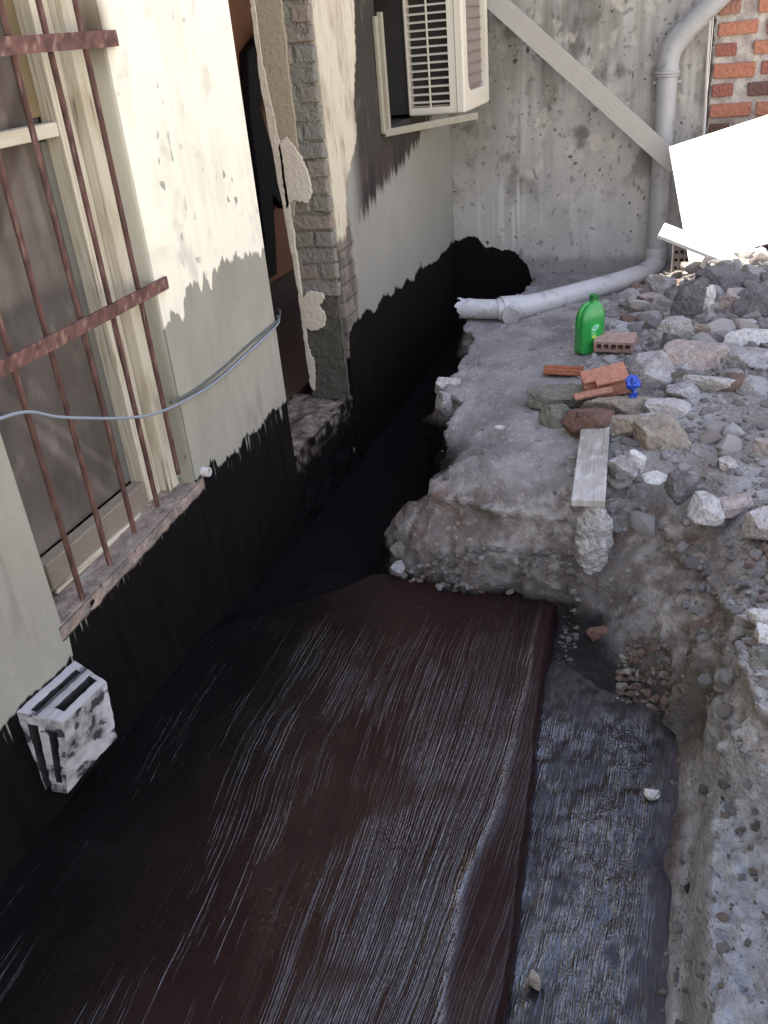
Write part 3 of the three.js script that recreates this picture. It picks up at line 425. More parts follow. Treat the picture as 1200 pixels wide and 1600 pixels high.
// ------------------------------------------------------------------ back wall and brick wall
const MB = surface(1280, 1280, 1.7, 2.5, -1.6, -0.7, (x, y) => {
  const n1 = fbm(x * 2.1, y * 1.5, 41, 4), st = fbm(x * 13, y * 1.3, 43, 3), st2 = n3(x * 34, y * 2.2, 44), fine = fbm(x * 44, y * 44, 45, 3), m = fbm(x * 7, y * 7, 46, 4);
  let c = mul([0.40, 0.38, 0.345], 1 + 0.3 * n1 + 0.16 * m + 0.07 * fine), b = 0.5 + 0.2 * m + 0.12 * fine;
  c = mix(c, [0.18, 0.17, 0.125], 0.6 * sm(0.12, 0.5, st * 0.8 + 0.4 * n1 + 0.25 * sm(0.5, 1.4, y)));
  c = mix(c, [0.14, 0.13, 0.12], 0.6 * sm(0.16, 0.46, st2 * 0.3 + n1 + 0.5 * m) * sm(0.2, 0.8, y));
  const bl = fbm(x * 5 + 2, y * 3.2, 61, 5), bl2 = fbm(x * 9 + 7, y * 7, 63, 4);
  c = mix(c, [0.115, 0.105, 0.085], 0.8 * sm(0.08, 0.32, bl) * sm(0.1, 0.7, y)); c = mix(c, [0.15, 0.14, 0.115], 0.6 * sm(0.05, 0.3, fbm(x * 4.2 + 1, y * 0.7, 67, 4)) * sm(0.25, 0.9, y)); c = mix(c, [0.52, 0.48, 0.40], 0.6 * sm(0.12, 0.34, bl2) * sm(0.2, 0.6, y)); c = mix(c, [0.10, 0.095, 0.09], 0.55 * sm(0.2, 0.36, fbm(x * 22, y * 16, 65, 3)));
  c = mix(c, [0.17, 0.165, 0.115], 0.5 * sm(-0.9, -1.3, x + 0.2 * n1) * sm(0.3, 0.8, y));
  c = mix(c, [0.55, 0.52, 0.46], 0.7 * sm(0.2, 0.45, n3(x * 30, y * 1.8, 52)) * Math.exp(-(((x + 1.12 + 0.05 * m) / 0.13) ** 2)) * sm(0.55, 0.4, y) + 0.3 * sm(0.15, 0.4, n3(x * 20, y * 1.5, 57)) * sm(0.7, 0.3, y));
  c = mix(c, mul([0.46, 0.44, 0.43], 1 + 0.15 * m), 0.5 * sm(-1.0, -0.5, x) * sm(0.55, 0.1, y));
  const pit = clamp(speck(x, y, 26, 0.46, 48) * sm(0.0, 0.3, fbm(x * 4, y * 4, 49, 2)) + speck(x * 1, y * 0.7, 60, 0.5, 50) * sm(0.05, 0.3, n2(x * 5, y * 5)));
  c = mix(c, [0.075, 0.07, 0.068], pit * 0.9); b -= 0.35 * pit;
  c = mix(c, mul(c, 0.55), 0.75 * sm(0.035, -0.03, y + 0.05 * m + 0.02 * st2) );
  const bx = x + 1.24, lim = pl([[-1.6, 0.09], [-1.42, 0.13], [-1.36, 0.135], [-1.29, 0.07], [-1.12, 0.05], [-1.03, -0.04], [-0.975, -0.2], [-0.97, -0.5]], x) + 0.02 * n3(x * 14, y * 5, 3) + 0.008 * n3(x * 60, y * 30, 2), tar = x < -0.965 + 0.015 * n2(y * 14, 4) ? sm(0.006, -0.006, y - lim) : 0;
  c = mix(c, mul(BLACK, 1 + 0.3 * fine), tar); b = lerp(b, 0.5 + 0.15 * fine, tar);
  return { c, r: lerp(0.93, 0.85, tar), b };
}, 0.012, { specularIntensity: 0.2 });
const garden = thing('back_wall', 'weathered grey plastered wall closing the passage behind the drainpipe', 'wall', [-0.75, -0.6, -5.7]);
{ const q = stripped(box(-1.72, -0.02, -0.6, 3.3, -5.95, -5.7).toNonIndexed()); q.computeVertexNormals(); uvFrom(q, MB, (x, y, z) => [x, y]); q.translate(0.75, 0.6, 5.7); part('plaster', q, MB, garden); 
  part('coping', box(-1.72, -0.02, 3.3, 3.36, -5.99, -5.67).translate(0.75, 0.6, 5.7), mat(0.3, 0.29, 0.27, 0.9, 0.006), garden); }
{
  const bw = thing('brick_wall', 'bare red brick wall with thick smeared mortar behind the white board', 'wall', [0.5, -0.6, -5.72]);
  const L = g => g.translate(-0.5, 0.6, 5.72), mg = rough3(new THREE.BoxGeometry(1.02, 2.1, 0.03, 110, 200, 3).translate(0.5, 0.9, -5.728), 0.022, 16);
  paint(mg, (x, y, z) => { const n = fbm(x * 10, y * 10, z * 10, 3); return mul(mix([0.50, 0.455, 0.41], [0.32, 0.27, 0.24], sm(-0.1, 0.35, n)), 1 + 0.2 * n3(x * 90, y * 90, 3)); });
  part('mortar', L(mg), vmat(0.95, 0.006), bw);
  part('masonry', L(box(-0.018, 12, -0.6, 2.5, -5.98, -5.742)), mat(0.34, 0.2, 0.15, 0.9, 0.008), bw);
  const r = rng(17), tones = [[0.36, 0.125, 0.075], [0.40, 0.16, 0.10], [0.30, 0.11, 0.08], [0.33, 0.17, 0.125], [0.42, 0.18, 0.11], [0.14, 0.075, 0.06]].map(c => mat(...c, 0.9, 0.008));
  const shapes = [1, 2, 3, 4].map(s => rough3(new RoundedBoxGeometry(0.215, 0.068, 0.06, 4, 0.007), 0.012, 22, s * 9));
  for (let k = 0, y = 0.0; y < 1.85; y += 0.1, k++) for (let x = (k % 2 ? 0.0 : 0.11); x < 0.98; x += 0.235 + 0.012 * r()) {
    const o = part('brick', shapes[Math.floor(r() * 4)], tones[Math.floor(r() * 5.4)], bw); o.position.set(x + 0.0 - 0.5 + (k % 2 ? 0.06 : 0.0), y + 0.6 + 0.006 * r(), -0.004 + 0.010 * r()); o.scale.set(0.9 + 0.1 * r(), 0.9 + 0.15 * r(), 1); if (k % 2 && x < 0.05) o.scale.x = 0.5; o.rotation.z = (r() - 0.5) * 0.03;
  }
}

// ------------------------------------------------------------------ air conditioner in the wall opening
{
  const ac = thing('air_conditioner', 'cream window air conditioner with slotted side grille jutting from the wall', 'air conditioner', [-1.35, 0.945, -5.1]);
  const A = g => g.translate(1.35, -0.945, 5.1), shell = mat(0.62, 0.565, 0.45, 0.55, 0.0008), dark = mat(0.022, 0.019, 0.016, 0.8, 0);
  const z0 = -4.84, x0 = -1.492, x1 = -1.186, zb = -5.42;
  // casing with grille openings cut through its camera side and a round-ended recess in its back
  const body = cut(rbox(x1 - x0, 0.56, z0 - zb, 0.012, 3).translate((x0 + x1) / 2, 1.225, (z0 + zb) / 2), [
    box(-1.474, -1.266, 0.983, 1.48, z0 - 0.05, z0 + 0.1),
    new THREE.ExtrudeGeometry((() => { const s = new THREE.Shape(); s.moveTo(-0.21, 0.6); s.lineTo(-0.21, 0.12); s.absarc(-0.14, 0.12, 0.07, Math.PI, 1.5 * Math.PI); s.lineTo(0.14, 0.05); s.absarc(0.14, 0.12, 0.07, 1.5 * Math.PI, 2 * Math.PI); s.lineTo(0.21, 0.6); return s; })(), { depth: 0.08, bevelEnabled: false }).rotateY(Math.PI / 2).translate(x1 - 0.035, 0.99, -5.13)]);
  part('casing', A(body), shell, ac);
  part('dark_fill', A(box(-1.9, -1.493, 0.955, 1.5, -5.40, -4.865)), dark, ac);  // near-black box filling the dark gap inside the opening
  part('inner_box', A(box(-1.47, -1.27, 0.99, 1.475, z0 - 0.049, z0 - 0.044)), dark, ac);
  part('grille_post', A(rbox(0.009, 0.5, 0.008, 0.002).translate(-1.370, 1.231, z0 - 0.004)), shell, ac);
  for (let i = 0; i < 13; i++) part('grille_slat', A(rbox(0.21, 0.0055, 0.018, 0.002).rotateX(0.35).translate(-1.370, 1.008 + i * 0.0365, z0 - 0.008)), shell, ac);
  part('seam', A(rbox(0.006, 0.55, 0.006, 0.002).translate(-1.226, 1.225, z0 + 0.001)), mat(0.44, 0.4, 0.33, 0.6, 0), ac);
  const coil = part('condenser_coil', A(box(x1 - 0.034, x1 - 0.03, 1.04, 1.5, -5.33, -4.93)), mat(0.23, 0.18, 0.15, 0.8, 0.004), ac);
  for (let i = 0; i < 36; i++) part('fin', box(-0.003, 0.009, -0.225, 0.225, -0.0012, 0.0012).translate(1.35 + x1 - 0.03 , 1.27 - 0.945, 5.1 - 4.94 - i * 0.0108), mat(0.36, 0.29, 0.25, 0.7, 0), coil);
  for (let i = 0; i < 9; i++) part('coil_band', new THREE.CylinderGeometry(0.004, 0.004, 0.38, 8).rotateX(Math.PI / 2).translate(1.35 + x1 - 0.019, 1.06 + i * 0.052 - 0.945, 5.1 - 5.13), mat(0.22, 0.16, 0.13, 0.6, 0), coil);
  // wooden frame that lined the opening
  const fr = thing('opening_frame', 'loose cream wooden frame around the hole left of the air conditioner', 'wooden frame', [-1.5, 0.92, -4.42]);
  const wood = mat(0.47, 0.42, 0.3, 0.8, 0.004), F = g => g.translate(1.5, -0.92, 4.42);
  part('upright', F(rbox(0.016, 0.50, 0.035, 0.003).translate(-1.49, 1.165, -4.405)), wood, fr);
  part('upright', F(rbox(0.022, 0.52, 0.03, 0.003).translate(-1.478, 1.17, -4.444)), wood, fr);
  const d = new THREE.Vector3(-1.135 + 1.49, 0.925 - 0.915, -4.88 + 4.41), len = d.length(), a = Math.atan2(-d.z, d.x);
  part('bottom_rail', F(rbox(len, 0.032, 0.022, 0.003).rotateZ(0.02).rotateY(a).translate(-1.3125, 0.921, -4.645)), wood, fr);
}

// ------------------------------------------------------------------ pipes, brace, board
{
  const pvc = vmat(0.45, 0.0008), pp = (g, s, k = 1) => paint(g, (x, y, z) => { const n = fbm(x * 7 + s, y * 7, z * 7, 4), f = fbm(x * 40, y * 40 + s, z * 40, 2); return mul(mix([0.34, 0.335, 0.335], [0.22, 0.21, 0.205], sm(0.05, 0.45, n + 0.5 * f)), k); });
  const dp = thing('drainpipe', 'grey plastic drainpipe standing at the back wall with elbow and long foot', 'drainpipe', [-0.235, 0, -5.63]);
  const D = g => g.translate(0.235, 0, 5.63), R = 0.056, cyl = (a, b, r = R, s = 40) => between(new THREE.CylinderGeometry(r, r, 1, 28, s), a, b);
  const low = 1.35;  // foot pieces painted lighter to stand for the light on them
  part('pipe', D(pp(cyl([-0.235, 0.0, -5.632], [-0.235, 1.09, -5.632]), 1)), pvc, dp);
  part('elbow', D(pp(tube([[-0.235, 1.02, -5.632], [-0.235, 1.08, -5.632], [-0.222, 1.13, -5.632], [-0.19, 1.18, -5.632], [-0.15, 1.22, -5.632]], R + 0.004, 30, 28), 2)), pvc, dp);
  for (const [y, r] of [[1.0, 0.064], [0.985, 0.062]]) part('collar', D(pp(new THREE.TorusGeometry(r - 0.004, 0.008, 10, 28).rotateX(Math.PI / 2).translate(-0.235, y + 0.02, -5.632), 3, 1.1)), pvc, dp);
  part('pipe', D(pp(cyl([-0.17, 1.2, -5.632], [0.28, 1.62, -5.632]), 4)), pvc, dp);
  part('pipe_clip', D(rbox(0.15, 0.014, 0.05, 0.003).translate(-0.235, 0.97, -5.66)), mat(0.4, 0.38, 0.36, 0.5, 0), dp);
  // foot: socket, elbow, long pipe over the slab, coupling with stub, broken end
  part('socket', D(pp(cyl([-0.235, -0.04, -5.632], [-0.235, 0.075, -5.632], R + 0.007), 5, low)), pvc, dp);
  part('elbow', D(pp(tube([[-0.235, 0.03, -5.632], [-0.236, -0.01, -5.627], [-0.245, -0.035, -5.59], [-0.275, -0.045, -5.53], [-0.31, -0.045, -5.47]], R + 0.006, 30, 28), 6, low)), pvc, dp);
  part('pipe', D(pp(tube([[-0.29, -0.045, -5.50], [-0.42, -0.03, -5.24], [-0.60, 0.0, -4.9], [-0.74, 0.03, -4.62], [-0.86, 0.052, -4.43], [-0.95, 0.056, -4.385]], R, 60, 28), 7, low)), pvc, dp);
  part('coupling', D(pp(cyl([-0.83, 0.048, -4.46], [-0.93, 0.057, -4.395], R + 0.006), 8, low)), pvc, dp);
  part('branch_stub', D(pp(cyl([-0.885, 0.05, -4.41], [-0.865, 0.035, -4.335], R * 0.8), 9, low)), pvc, dp);
  const e = tube([[-0.93, 0.056, -4.39], [-1.0, 0.057, -4.385], [-1.14, 0.057, -4.40]], 0.05, 60, 28), p = e.attributes.position;
  for (let i = 0; i < p.count; i++) { const k = sm(-1.04, -1.14, p.getX(i)); p.setXYZ(i, p.getX(i) + k * 0.05 * n3(p.getY(i) * 40, p.getZ(i) * 40, 2), p.getY(i) + k * 0.012 * n3(3, p.getZ(i) * 60, p.getX(i) * 30), p.getZ(i)); }
  e.computeVertexNormals(); const be = part('broken_end', D(pp(e, 10, low * 1.1)), pvc, dp); be.userData.label = 'jagged broken mouth of the pipe';
  // brace
  const wood = mat(0.46, 0.43, 0.37, 0.8, 0.003);
  const len = Math.hypot(1.55, 1.36), br = rbox(len, 0.105, 0.022, 0.003).rotateZ(-Math.atan2(1.36, 1.55)).translate(-0.925, 1.225, 0);
  solo('brace_board', br, wood, 'pale board running diagonally across the back wall and over the drainpipe', 'board', [0, 0, -5.55]);
  // sheet and plank in the sun
  const white = mat(0.82, 0.81, 0.80, 0.6, 0.0015), sheet = rbox(1.1, 0.66, 0.014, 0.003);
  const o = solo('white_sheet', sheet, white, 'large white sheet leaning in full sun against the brick wall', 'sheet', [0, 0, 0]);
  { // local x along its tilted top edge, local y up its face
    const tl = new THREE.Vector3(-0.196, 0.657, -5.45), u = new THREE.Vector3(0.487, 0.136, 0.0).normalize(), bl = new THREE.Vector3(-0.019, -0.02, -5.12), v = tl.clone().sub(bl); v.addScaledVector(u, -v.dot(u)); const hgt = v.length(); v.normalize();
    const n = u.clone().cross(v).normalize(); o.quaternion.setFromRotationMatrix(new THREE.Matrix4().makeBasis(u, v, n)); o.position.copy(tl).addScaledVector(u, 0.55).addScaledVector(v, -0.33);
  }
  const pk = solo('white_plank', rbox(0.78, 0.098, 0.025, 0.003), white, 'narrow white sunlit plank lying across the foot of the white sheet', 'plank');
  { const u = new THREE.Vector3(0.56, -0.215, 0.06).normalize(), v = new THREE.Vector3(0.2, 0.5, -0.85); v.addScaledVector(u, -v.dot(u)).normalize(); const n = u.clone().cross(v); pk.quaternion.setFromRotationMatrix(new THREE.Matrix4().makeBasis(u, v, n)); pk.position.set(-0.19, 0.287, -5.08).addScaledVector(u, 0.385); }
  solo('conduit', tube([[-0.035, 2.3, -5.66], [-0.035, 1.6, -5.66], [-0.038, 1.348, -5.655], [-0.03, 1.0, -5.64], [-0.02, 0.75, -5.6], [-0.022, 0.62, -5.48], [-0.035, 0.5, -5.38], [-0.068, 0.40, -5.33], [-0.105, 0.335, -5.31]], 0.0085, 80, 10), mat(0.48, 0.44, 0.40, 0.6, 0), 'thin pale hose hanging down the wall and over the white sheet', 'hose');
  // wires
  const wire = thing('cable', 'two thin grey blue wires drooping past the window bars into the doorway', 'cable', [-1.45, 0.45, -2]);
  const K = g => g.translate(1.45, -0.45, 2);
  part('wire', K(tube([[-1.40, 0.72, -1.2], [-1.44, 0.663, -1.52], [-1.455, 0.60, -1.64], [-1.46, 0.545, -1.76], [-1.462, 0.49, -1.89], [-1.468, 0.44, -2.03], [-1.478, 0.405, -2.2], [-1.488, 0.38, -2.45], [-1.492, 0.39, -2.7], [-1.495, 0.412, -2.985], [-1.56, 0.40, -3.12], [-1.7, 0.30, -3.3]], 0.0042, 140, 8)), mat(0.24, 0.27, 0.30, 0.5, 0), wire);
  part('wire', K(tube([[-1.487, 0.42, -2.17], [-1.493, 0.40, -2.3], [-1.494, 0.40, -2.5], [-1.494, 0.415, -2.75], [-1.494, 0.425, -2.985], [-1.56, 0.42, -3.14], [-1.72, 0.34, -3.3]], 0.0038, 90, 8)), mat(0.09, 0.10, 0.085, 0.6, 0), wire);
  // coat-like dark cloth hanging inside
  const s = new THREE.Shape([[5.0, 1.30], [5.3, 1.42], [5.34, 1.0], [5.12, 1.12], [5.06, 1.02], [5.2, 0.62], [5.2, 0.45], [5.06, 0.55], [5.02, 0.3], [4.97, 0.1], [4.86, 0.1], [4.9, 0.6], [4.92, 1.0]].map(p => new THREE.Vector2(...p)));
  const g = new THREE.ExtrudeGeometry(s, { depth: 0.03, bevelEnabled: true, bevelSize: 0.012, bevelThickness: 0.012, bevelSegments: 2 }), q = stripped(g), pp2 = q.attributes.position; for (let i = 0; i < pp2.count; i++) pp2.setXYZ(i, -2.487 + pp2.getZ(i), pp2.getY(i), -pp2.getX(i));
  q.computeVertexNormals(); solo('hanging_cloth', boxUV(q), mat(0.016, 0.014, 0.018, 0.95, 0.004), 'dark cloth hanging on the orange wall inside the doorway', 'cloth');
}

// ------------------------------------------------------------------ hollow block in the wall foot
{
  const w = 0.13, h = 0.26, d = 0.22;                                 // x out of the wall, y up, z along
  let g = cut(new THREE.BoxGeometry(1, 1, 1, 10, 14, 12).translate(0.5, 0.5, 0.5), [box(0.36, 0.47, 0.6, 1.2, 0.10, 0.93), box(0.66, 0.84, 0.72, 1.2, 0.08, 0.80), box(0.33, 0.52, -0.2, 0.88, 0.7, 1.2), box(0.70, 0.86, 0.14, 0.84, 0.78, 1.2)]);
  const Cn = { '000': [-1.53, -0.30, -1.50], '100': [-1.37, -0.237, -1.43], '010': [-1.53, -0.05, -1.51], '110': [-1.372, -0.066, -1.455], '001': [-1.53, -0.30, -1.268], '101': [-1.437, -0.303, -1.275], '011': [-1.53, -0.028, -1.265], '111': [-1.372, -0.05, -1.28] };
  const q = stripped(g), p = q.attributes.position;
  for (let i = 0; i < p.count; i++) { const a = p.getX(i), b = p.getY(i), c = p.getZ(i); let X = 0, Y = 0, Z = 0; for (const k in Cn) { const wt = (k[0] === '1' ? a : 1 - a) * (k[1] === '1' ? b : 1 - b) * (k[2] === '1' ? c : 1 - c); X += wt * Cn[k][0]; Y += wt * Cn[k][1]; Z += wt * Cn[k][2]; } p.setXYZ(i, X, Y, Z); }
  const up = g.attributes.position.clone(), keep = new THREE.BufferGeometry(); keep.setAttribute('position', up); if (g.index) keep.setIndex(g.index.clone());
  const un = keep.index ? keep.toNonIndexed() : keep, U = un.attributes.position, inside = [];
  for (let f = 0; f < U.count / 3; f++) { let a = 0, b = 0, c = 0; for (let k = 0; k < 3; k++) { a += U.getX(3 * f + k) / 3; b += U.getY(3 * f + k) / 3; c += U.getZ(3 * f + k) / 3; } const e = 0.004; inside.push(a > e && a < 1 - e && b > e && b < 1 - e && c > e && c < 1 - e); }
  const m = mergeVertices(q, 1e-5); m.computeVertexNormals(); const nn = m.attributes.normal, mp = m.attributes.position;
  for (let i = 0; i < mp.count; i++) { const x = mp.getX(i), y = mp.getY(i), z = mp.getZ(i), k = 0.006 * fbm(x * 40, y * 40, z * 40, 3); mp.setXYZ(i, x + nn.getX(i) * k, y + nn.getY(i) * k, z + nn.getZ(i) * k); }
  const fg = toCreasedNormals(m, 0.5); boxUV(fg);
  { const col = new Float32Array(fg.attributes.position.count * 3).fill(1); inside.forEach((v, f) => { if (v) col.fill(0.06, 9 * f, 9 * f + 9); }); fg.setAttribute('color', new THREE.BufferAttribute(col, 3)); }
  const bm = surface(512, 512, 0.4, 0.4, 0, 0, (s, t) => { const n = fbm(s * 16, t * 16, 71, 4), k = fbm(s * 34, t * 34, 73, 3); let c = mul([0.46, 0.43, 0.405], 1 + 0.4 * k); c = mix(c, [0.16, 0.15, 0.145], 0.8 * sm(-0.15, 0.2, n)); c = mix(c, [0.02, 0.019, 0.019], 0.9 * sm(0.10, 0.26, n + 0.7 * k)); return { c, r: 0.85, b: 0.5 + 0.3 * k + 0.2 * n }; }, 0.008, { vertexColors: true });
  { const uv = fg.attributes.uv; for (let i = 0; i < uv.count; i++) uv.setXY(i, (((uv.getX(i) + 4) % 0.4) / 0.4), ((uv.getY(i) + 0.37) / 0.4)); }
  fg.translate(1.45, 0.17, 1.38);
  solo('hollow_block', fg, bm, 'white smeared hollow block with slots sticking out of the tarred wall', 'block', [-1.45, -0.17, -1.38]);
}

// ------------------------------------------------------------------ green bottle
{
  const b = thing('bottle', 'bright green plastic jug standing on the slab before the drainpipe', 'bottle', [-0.43, 0.008, -3.92]);
  const green = new THREE.MeshPhysicalMaterial({ color: new THREE.Color(0.022, 0.27, 0.05), roughness: 0.32, clearcoat: 0.3, clearcoatRoughness: 0.3 });
  const prof = [[0.0, 0.90, 0.90, 0], [0.006, 0.98, 0.98, 0], [0.02, 1, 1, 0], [0.06, 0.985, 0.97, 0], [0.15, 1, 0.98, 0], [0.175, 0.99, 0.96, 0.0], [0.195, 0.93, 0.88, 0.002], [0.215, 0.78, 0.74, 0.006], [0.232, 0.58, 0.6, 0.012], [0.240, 0.42, 0.5, 0.016], [0.246, 0.36, 0.46, 0.017]];
  const N = 48, P = [], I = [];
  prof.forEach(([y, sx, sz, off]) => { for (let i = 0; i < N; i++) { const t = i / N * 2 * Math.PI, c = Math.cos(t), s = Math.sin(t), e = 0.42; P.push(Math.sign(c) * Math.abs(c) ** e * 0.068 * sx + off, y, Math.sign(s) * Math.abs(s) ** e * 0.042 * sz); } });
  for (let j = 0; j < prof.length - 1; j++) for (let i = 0; i < N; i++) { const a = j * N + i, c = j * N + (i + 1) % N; I.push(a, a + N, c, c, a + N, c + N); }
  const n0 = P.length / 3; P.push(0, 0.004, 0, 0.017, 0.246, 0); for (let i = 0; i < N; i++) { I.push(n0, i, (i + 1) % N); const t = (prof.length - 1) * N; I.push(n0 + 1, t + (i + 1) % N, t + i); }
  const g = new THREE.BufferGeometry(); g.setAttribute('position', new THREE.Float32BufferAttribute(P, 3)); g.setIndex(I); g.computeVertexNormals();
  part('body', g, green, b);
  part('handle', new THREE.TubeGeometry(new THREE.CatmullRomCurve3([[0.0, 0.236, 0], [-0.03, 0.236, 0], [-0.055, 0.21, 0], [-0.064, 0.17, 0], [-0.064, 0.13, 0]].map(q => new THREE.Vector3(...q))), 24, 0.011, 10), green, b);
  part('neck', new THREE.CylinderGeometry(0.017, 0.019, 0.012, 24).translate(0.017, 0.250, 0), green, b);
  const cap = mergeGeometries([new THREE.CylinderGeometry(0.0195, 0.021, 0.022, 30), ...[...Array(24)].map((_, i) => new THREE.BoxGeometry(0.0025, 0.02, 0.003).translate(0.0205, 0, 0).rotateY(i / 24 * 6.283))]).translate(0.017, 0.266, 0);
  part('cap', cap, new THREE.MeshPhysicalMaterial({ color: new THREE.Color(0.015, 0.17, 0.035), roughness: 0.4 }), b);
  const cv = document.createElement('canvas'); cv.width = 128; cv.height = 192; const x = cv.getContext('2d'); x.fillStyle = '#1f9a3c'; x.fillRect(0, 0, 128, 192);
  x.fillStyle = '#8fcfa8'; x.beginPath(); x.ellipse(66, 52, 46, 26, -0.4, 0, 7); x.fill(); x.fillStyle = '#2a8f55'; x.fillRect(38, 44, 56, 5); x.fillRect(34, 54, 50, 5); x.fillStyle = '#b9d84a'; x.beginPath(); x.ellipse(60, 140, 30, 18, 0.3, 0, 7); x.fill(); x.fillStyle = '#9fe0b8'; for (let i = 0; i < 5; i++) x.fillRect(26, 88 + i * 7, 40 + (i * 37) % 34, 3);
  const t = new THREE.CanvasTexture(cv); t.colorSpace = THREE.SRGBColorSpace;
  const lab = part('label', rbox(0.062, 0.1, 0.002, 0.0008).translate(0.0, 0.105, 0.0425), new THREE.MeshPhysicalMaterial({ map: t, roughness: 0.4 }), b); { const q = lab.geometry, p = q.attributes.position, uv = q.attributes.uv; for (let i = 0; i < p.count; i++) uv.setXY(i, (p.getX(i) + 0.031) / 0.062, (p.getY(i) - 0.055) / 0.1); }
  b.rotation.set(0, 0.75, -0.02); b.scale.setScalar(0.92);
}

// ------------------------------------------------------------------ rubble
function rock(seed, sx, sy, sz, cuts = 14, detail = 9, flat = 0) {   // a broken lump: a ball cut by planes, its edges kept crisp
  const r = rng(seed), g = mergeVertices(stripped(new THREE.IcosahedronGeometry(1, detail)), 1e-5), p = g.attributes.position, pl_ = [];
  for (let i = 0; i < cuts; i++) { const u = (r() * 2 - 1) * 0.9, a = (i + 0.7 * r()) / cuts * 6.283 * 2.6, q = Math.sqrt(1 - u * u); pl_.push([q * Math.cos(a), u, q * Math.sin(a), 0.42 + 0.34 * r()]); }
  const tx = (r() - 0.5) * 0.5, tz = (r() - 0.5) * 0.5, tl = Math.hypot(tx, 1, tz); pl_.push([tx / tl, 1 / tl, tz / tl, 0.5], [0, -1, 0, 0.55]);
  for (let i = 0; i < p.count; i++) {
    const x = p.getX(i), y = p.getY(i), z = p.getZ(i); let d = 1; for (const [a, b, c, o] of pl_) { const k = a * x + b * y + c * z; if (k > 0.05) d = Math.min(d, o / k); }
    d *= 1 + 0.03 * fbm(x * 2.5 + seed, y * 2.5, z * 2.5, 4) + 0.025 * n3(x * 9, y * 9 + seed, z * 9) + 0.014 * n3(x * 24, y * 24 + seed, z * 24); p.setXYZ(i, x * d * sx / 0.70, y * d * sy / 0.54, z * d * sz / 0.70);
  }
  const f = toCreasedNormals(g, 0.3); return boxUV(f);
}
function tint(g, a, b, seed) { return paint(g, (x, y, z) => { const n = fbm(x * 16 + seed, y * 16, z * 16, 3), f = n3(x * 100, y * 100 + seed, z * 100); return mul(mix(a, b, sm(-0.2, 0.3, n)), 1 + 0.38 * n + 0.28 * f + 0.2 * n3(x * 45, y * 45 + seed, z * 45)); }); }
const ROCK = vmat(0.94, 0.012);
const GREY = [[0.38, 0.36, 0.35], [0.25, 0.23, 0.22]], PALE = [[0.49, 0.46, 0.44], [0.35, 0.32, 0.295]], TAN = [[0.34, 0.29, 0.23], [0.23, 0.185, 0.145]], DARK = [[0.17, 0.155, 0.155], [0.11, 0.10, 0.10]], BRICK = [[0.19, 0.10, 0.075], [0.11, 0.065, 0.05]], WHITE = [[0.62, 0.60, 0.57], [0.5, 0.48, 0.45]], GREEN = [[0.19, 0.18, 0.14], [0.12, 0.115, 0.09]], PINK = [[0.40, 0.34, 0.31], [0.31, 0.25, 0.225]];
let rseed = 100;
function stone(name, x, y, z, sx, sy, sz, col, turn, label, category = 'rubble', o = {}) {
  const g = tint(rock(++rseed, sx * 1.18, sy * 1.3, sz * 1.18, o.cuts ?? 10, o.detail ?? 11, o.flat ?? 0), col[0], col[1], rseed); if (o.tilt) g.rotateX(o.tilt[0]).rotateZ(o.tilt[1]); g.rotateY(turn);
  return solo(name, g, ROCK, label, category, [x, y - 0.12 * sy, z], o.group);
}
//STONES
stone('concrete_chunk', -0.488, 0.027, -3.285, 0.101, 0.035, 0.061, GREEN, 0.10, 'long dark concrete chunk with pale broken top left of the brick pieces', 'concrete chunk', {});
stone('stone', -0.451, 0.032, -3.115, 0.042, 0.041, 0.034, GREEN, 0.00, 'olive green stone leaning on the long dark concrete chunk', 'stone', {});
stone('brick_chunk', -0.329, 0.043, -3.014, 0.067, 0.047, 0.054, BRICK, 0.00, 'rusty red brown brick lump at the head of the timber plank', 'brick', {cuts: 8});
stone('brick_chunk', -0.235, 0.046, -3.192, 0.096, 0.034, 0.035, TAN, 0.00, 'brown mortar crusted chunk just under the hollow brick fragment', 'brick', {});
stone('concrete_chunk', -0.194, 0.045, -3.012, 0.053, 0.035, 0.042, TAN, 0.00, 'flat tan wedge of concrete between the brown chunk and the oblong stone', 'concrete chunk', {flat: 1});
stone('concrete_chunk', -0.121, 0.047, -3.077, 0.046, 0.024, 0.037, PALE, 0.00, 'pale grey wedge right of the flat tan wedge', 'concrete chunk', {});
stone('stone', -0.072, 0.048, -2.941, 0.073, 0.035, 0.059, TAN, 0.50, 'oblong brown tan stone lying by itself below the pale wedges', 'stone', {cuts: 9});
stone('concrete_slab_piece', -0.148, 0.075, -3.436, 0.088, 0.062, 0.071, GREY, 0.00, 'broad grey plaster slab piece with the blue bag on it', 'concrete chunk', {flat: 1, cuts: 9});
stone('concrete_slab_piece', 0.029, 0.082, -3.627, 0.088, 0.049, 0.071, PINK, 0.00, 'five sided pinkish grey slab piece standing on edge in the heap', 'concrete chunk', {cuts: 7});
stone('concrete_chunk', -0.068, 0.077, -3.986, 0.064, 0.053, 0.051, PALE, 0.00, 'rough pale lump below the tall dark wedge', 'concrete chunk', {});
stone('concrete_chunk', -0.004, 0.120, -4.282, 0.057, 0.093, 0.025, DARK, 0.00, 'tall dark wedge of concrete leaning at the foot of the white sheet', 'concrete chunk', {cuts: 7});
stone('concrete_chunk', 0.064, 0.121, -4.298, 0.031, 0.076, 0.014, WHITE, 0.00, 'white plaster flake on the side of the tall dark wedge', 'concrete chunk', {});
stone('concrete_chunk', 0.134, 0.141, -4.566, 0.096, 0.047, 0.077, DARK, 0.00, 'dark boulder of rubble right under the white plank', 'concrete chunk', {cuts: 8});
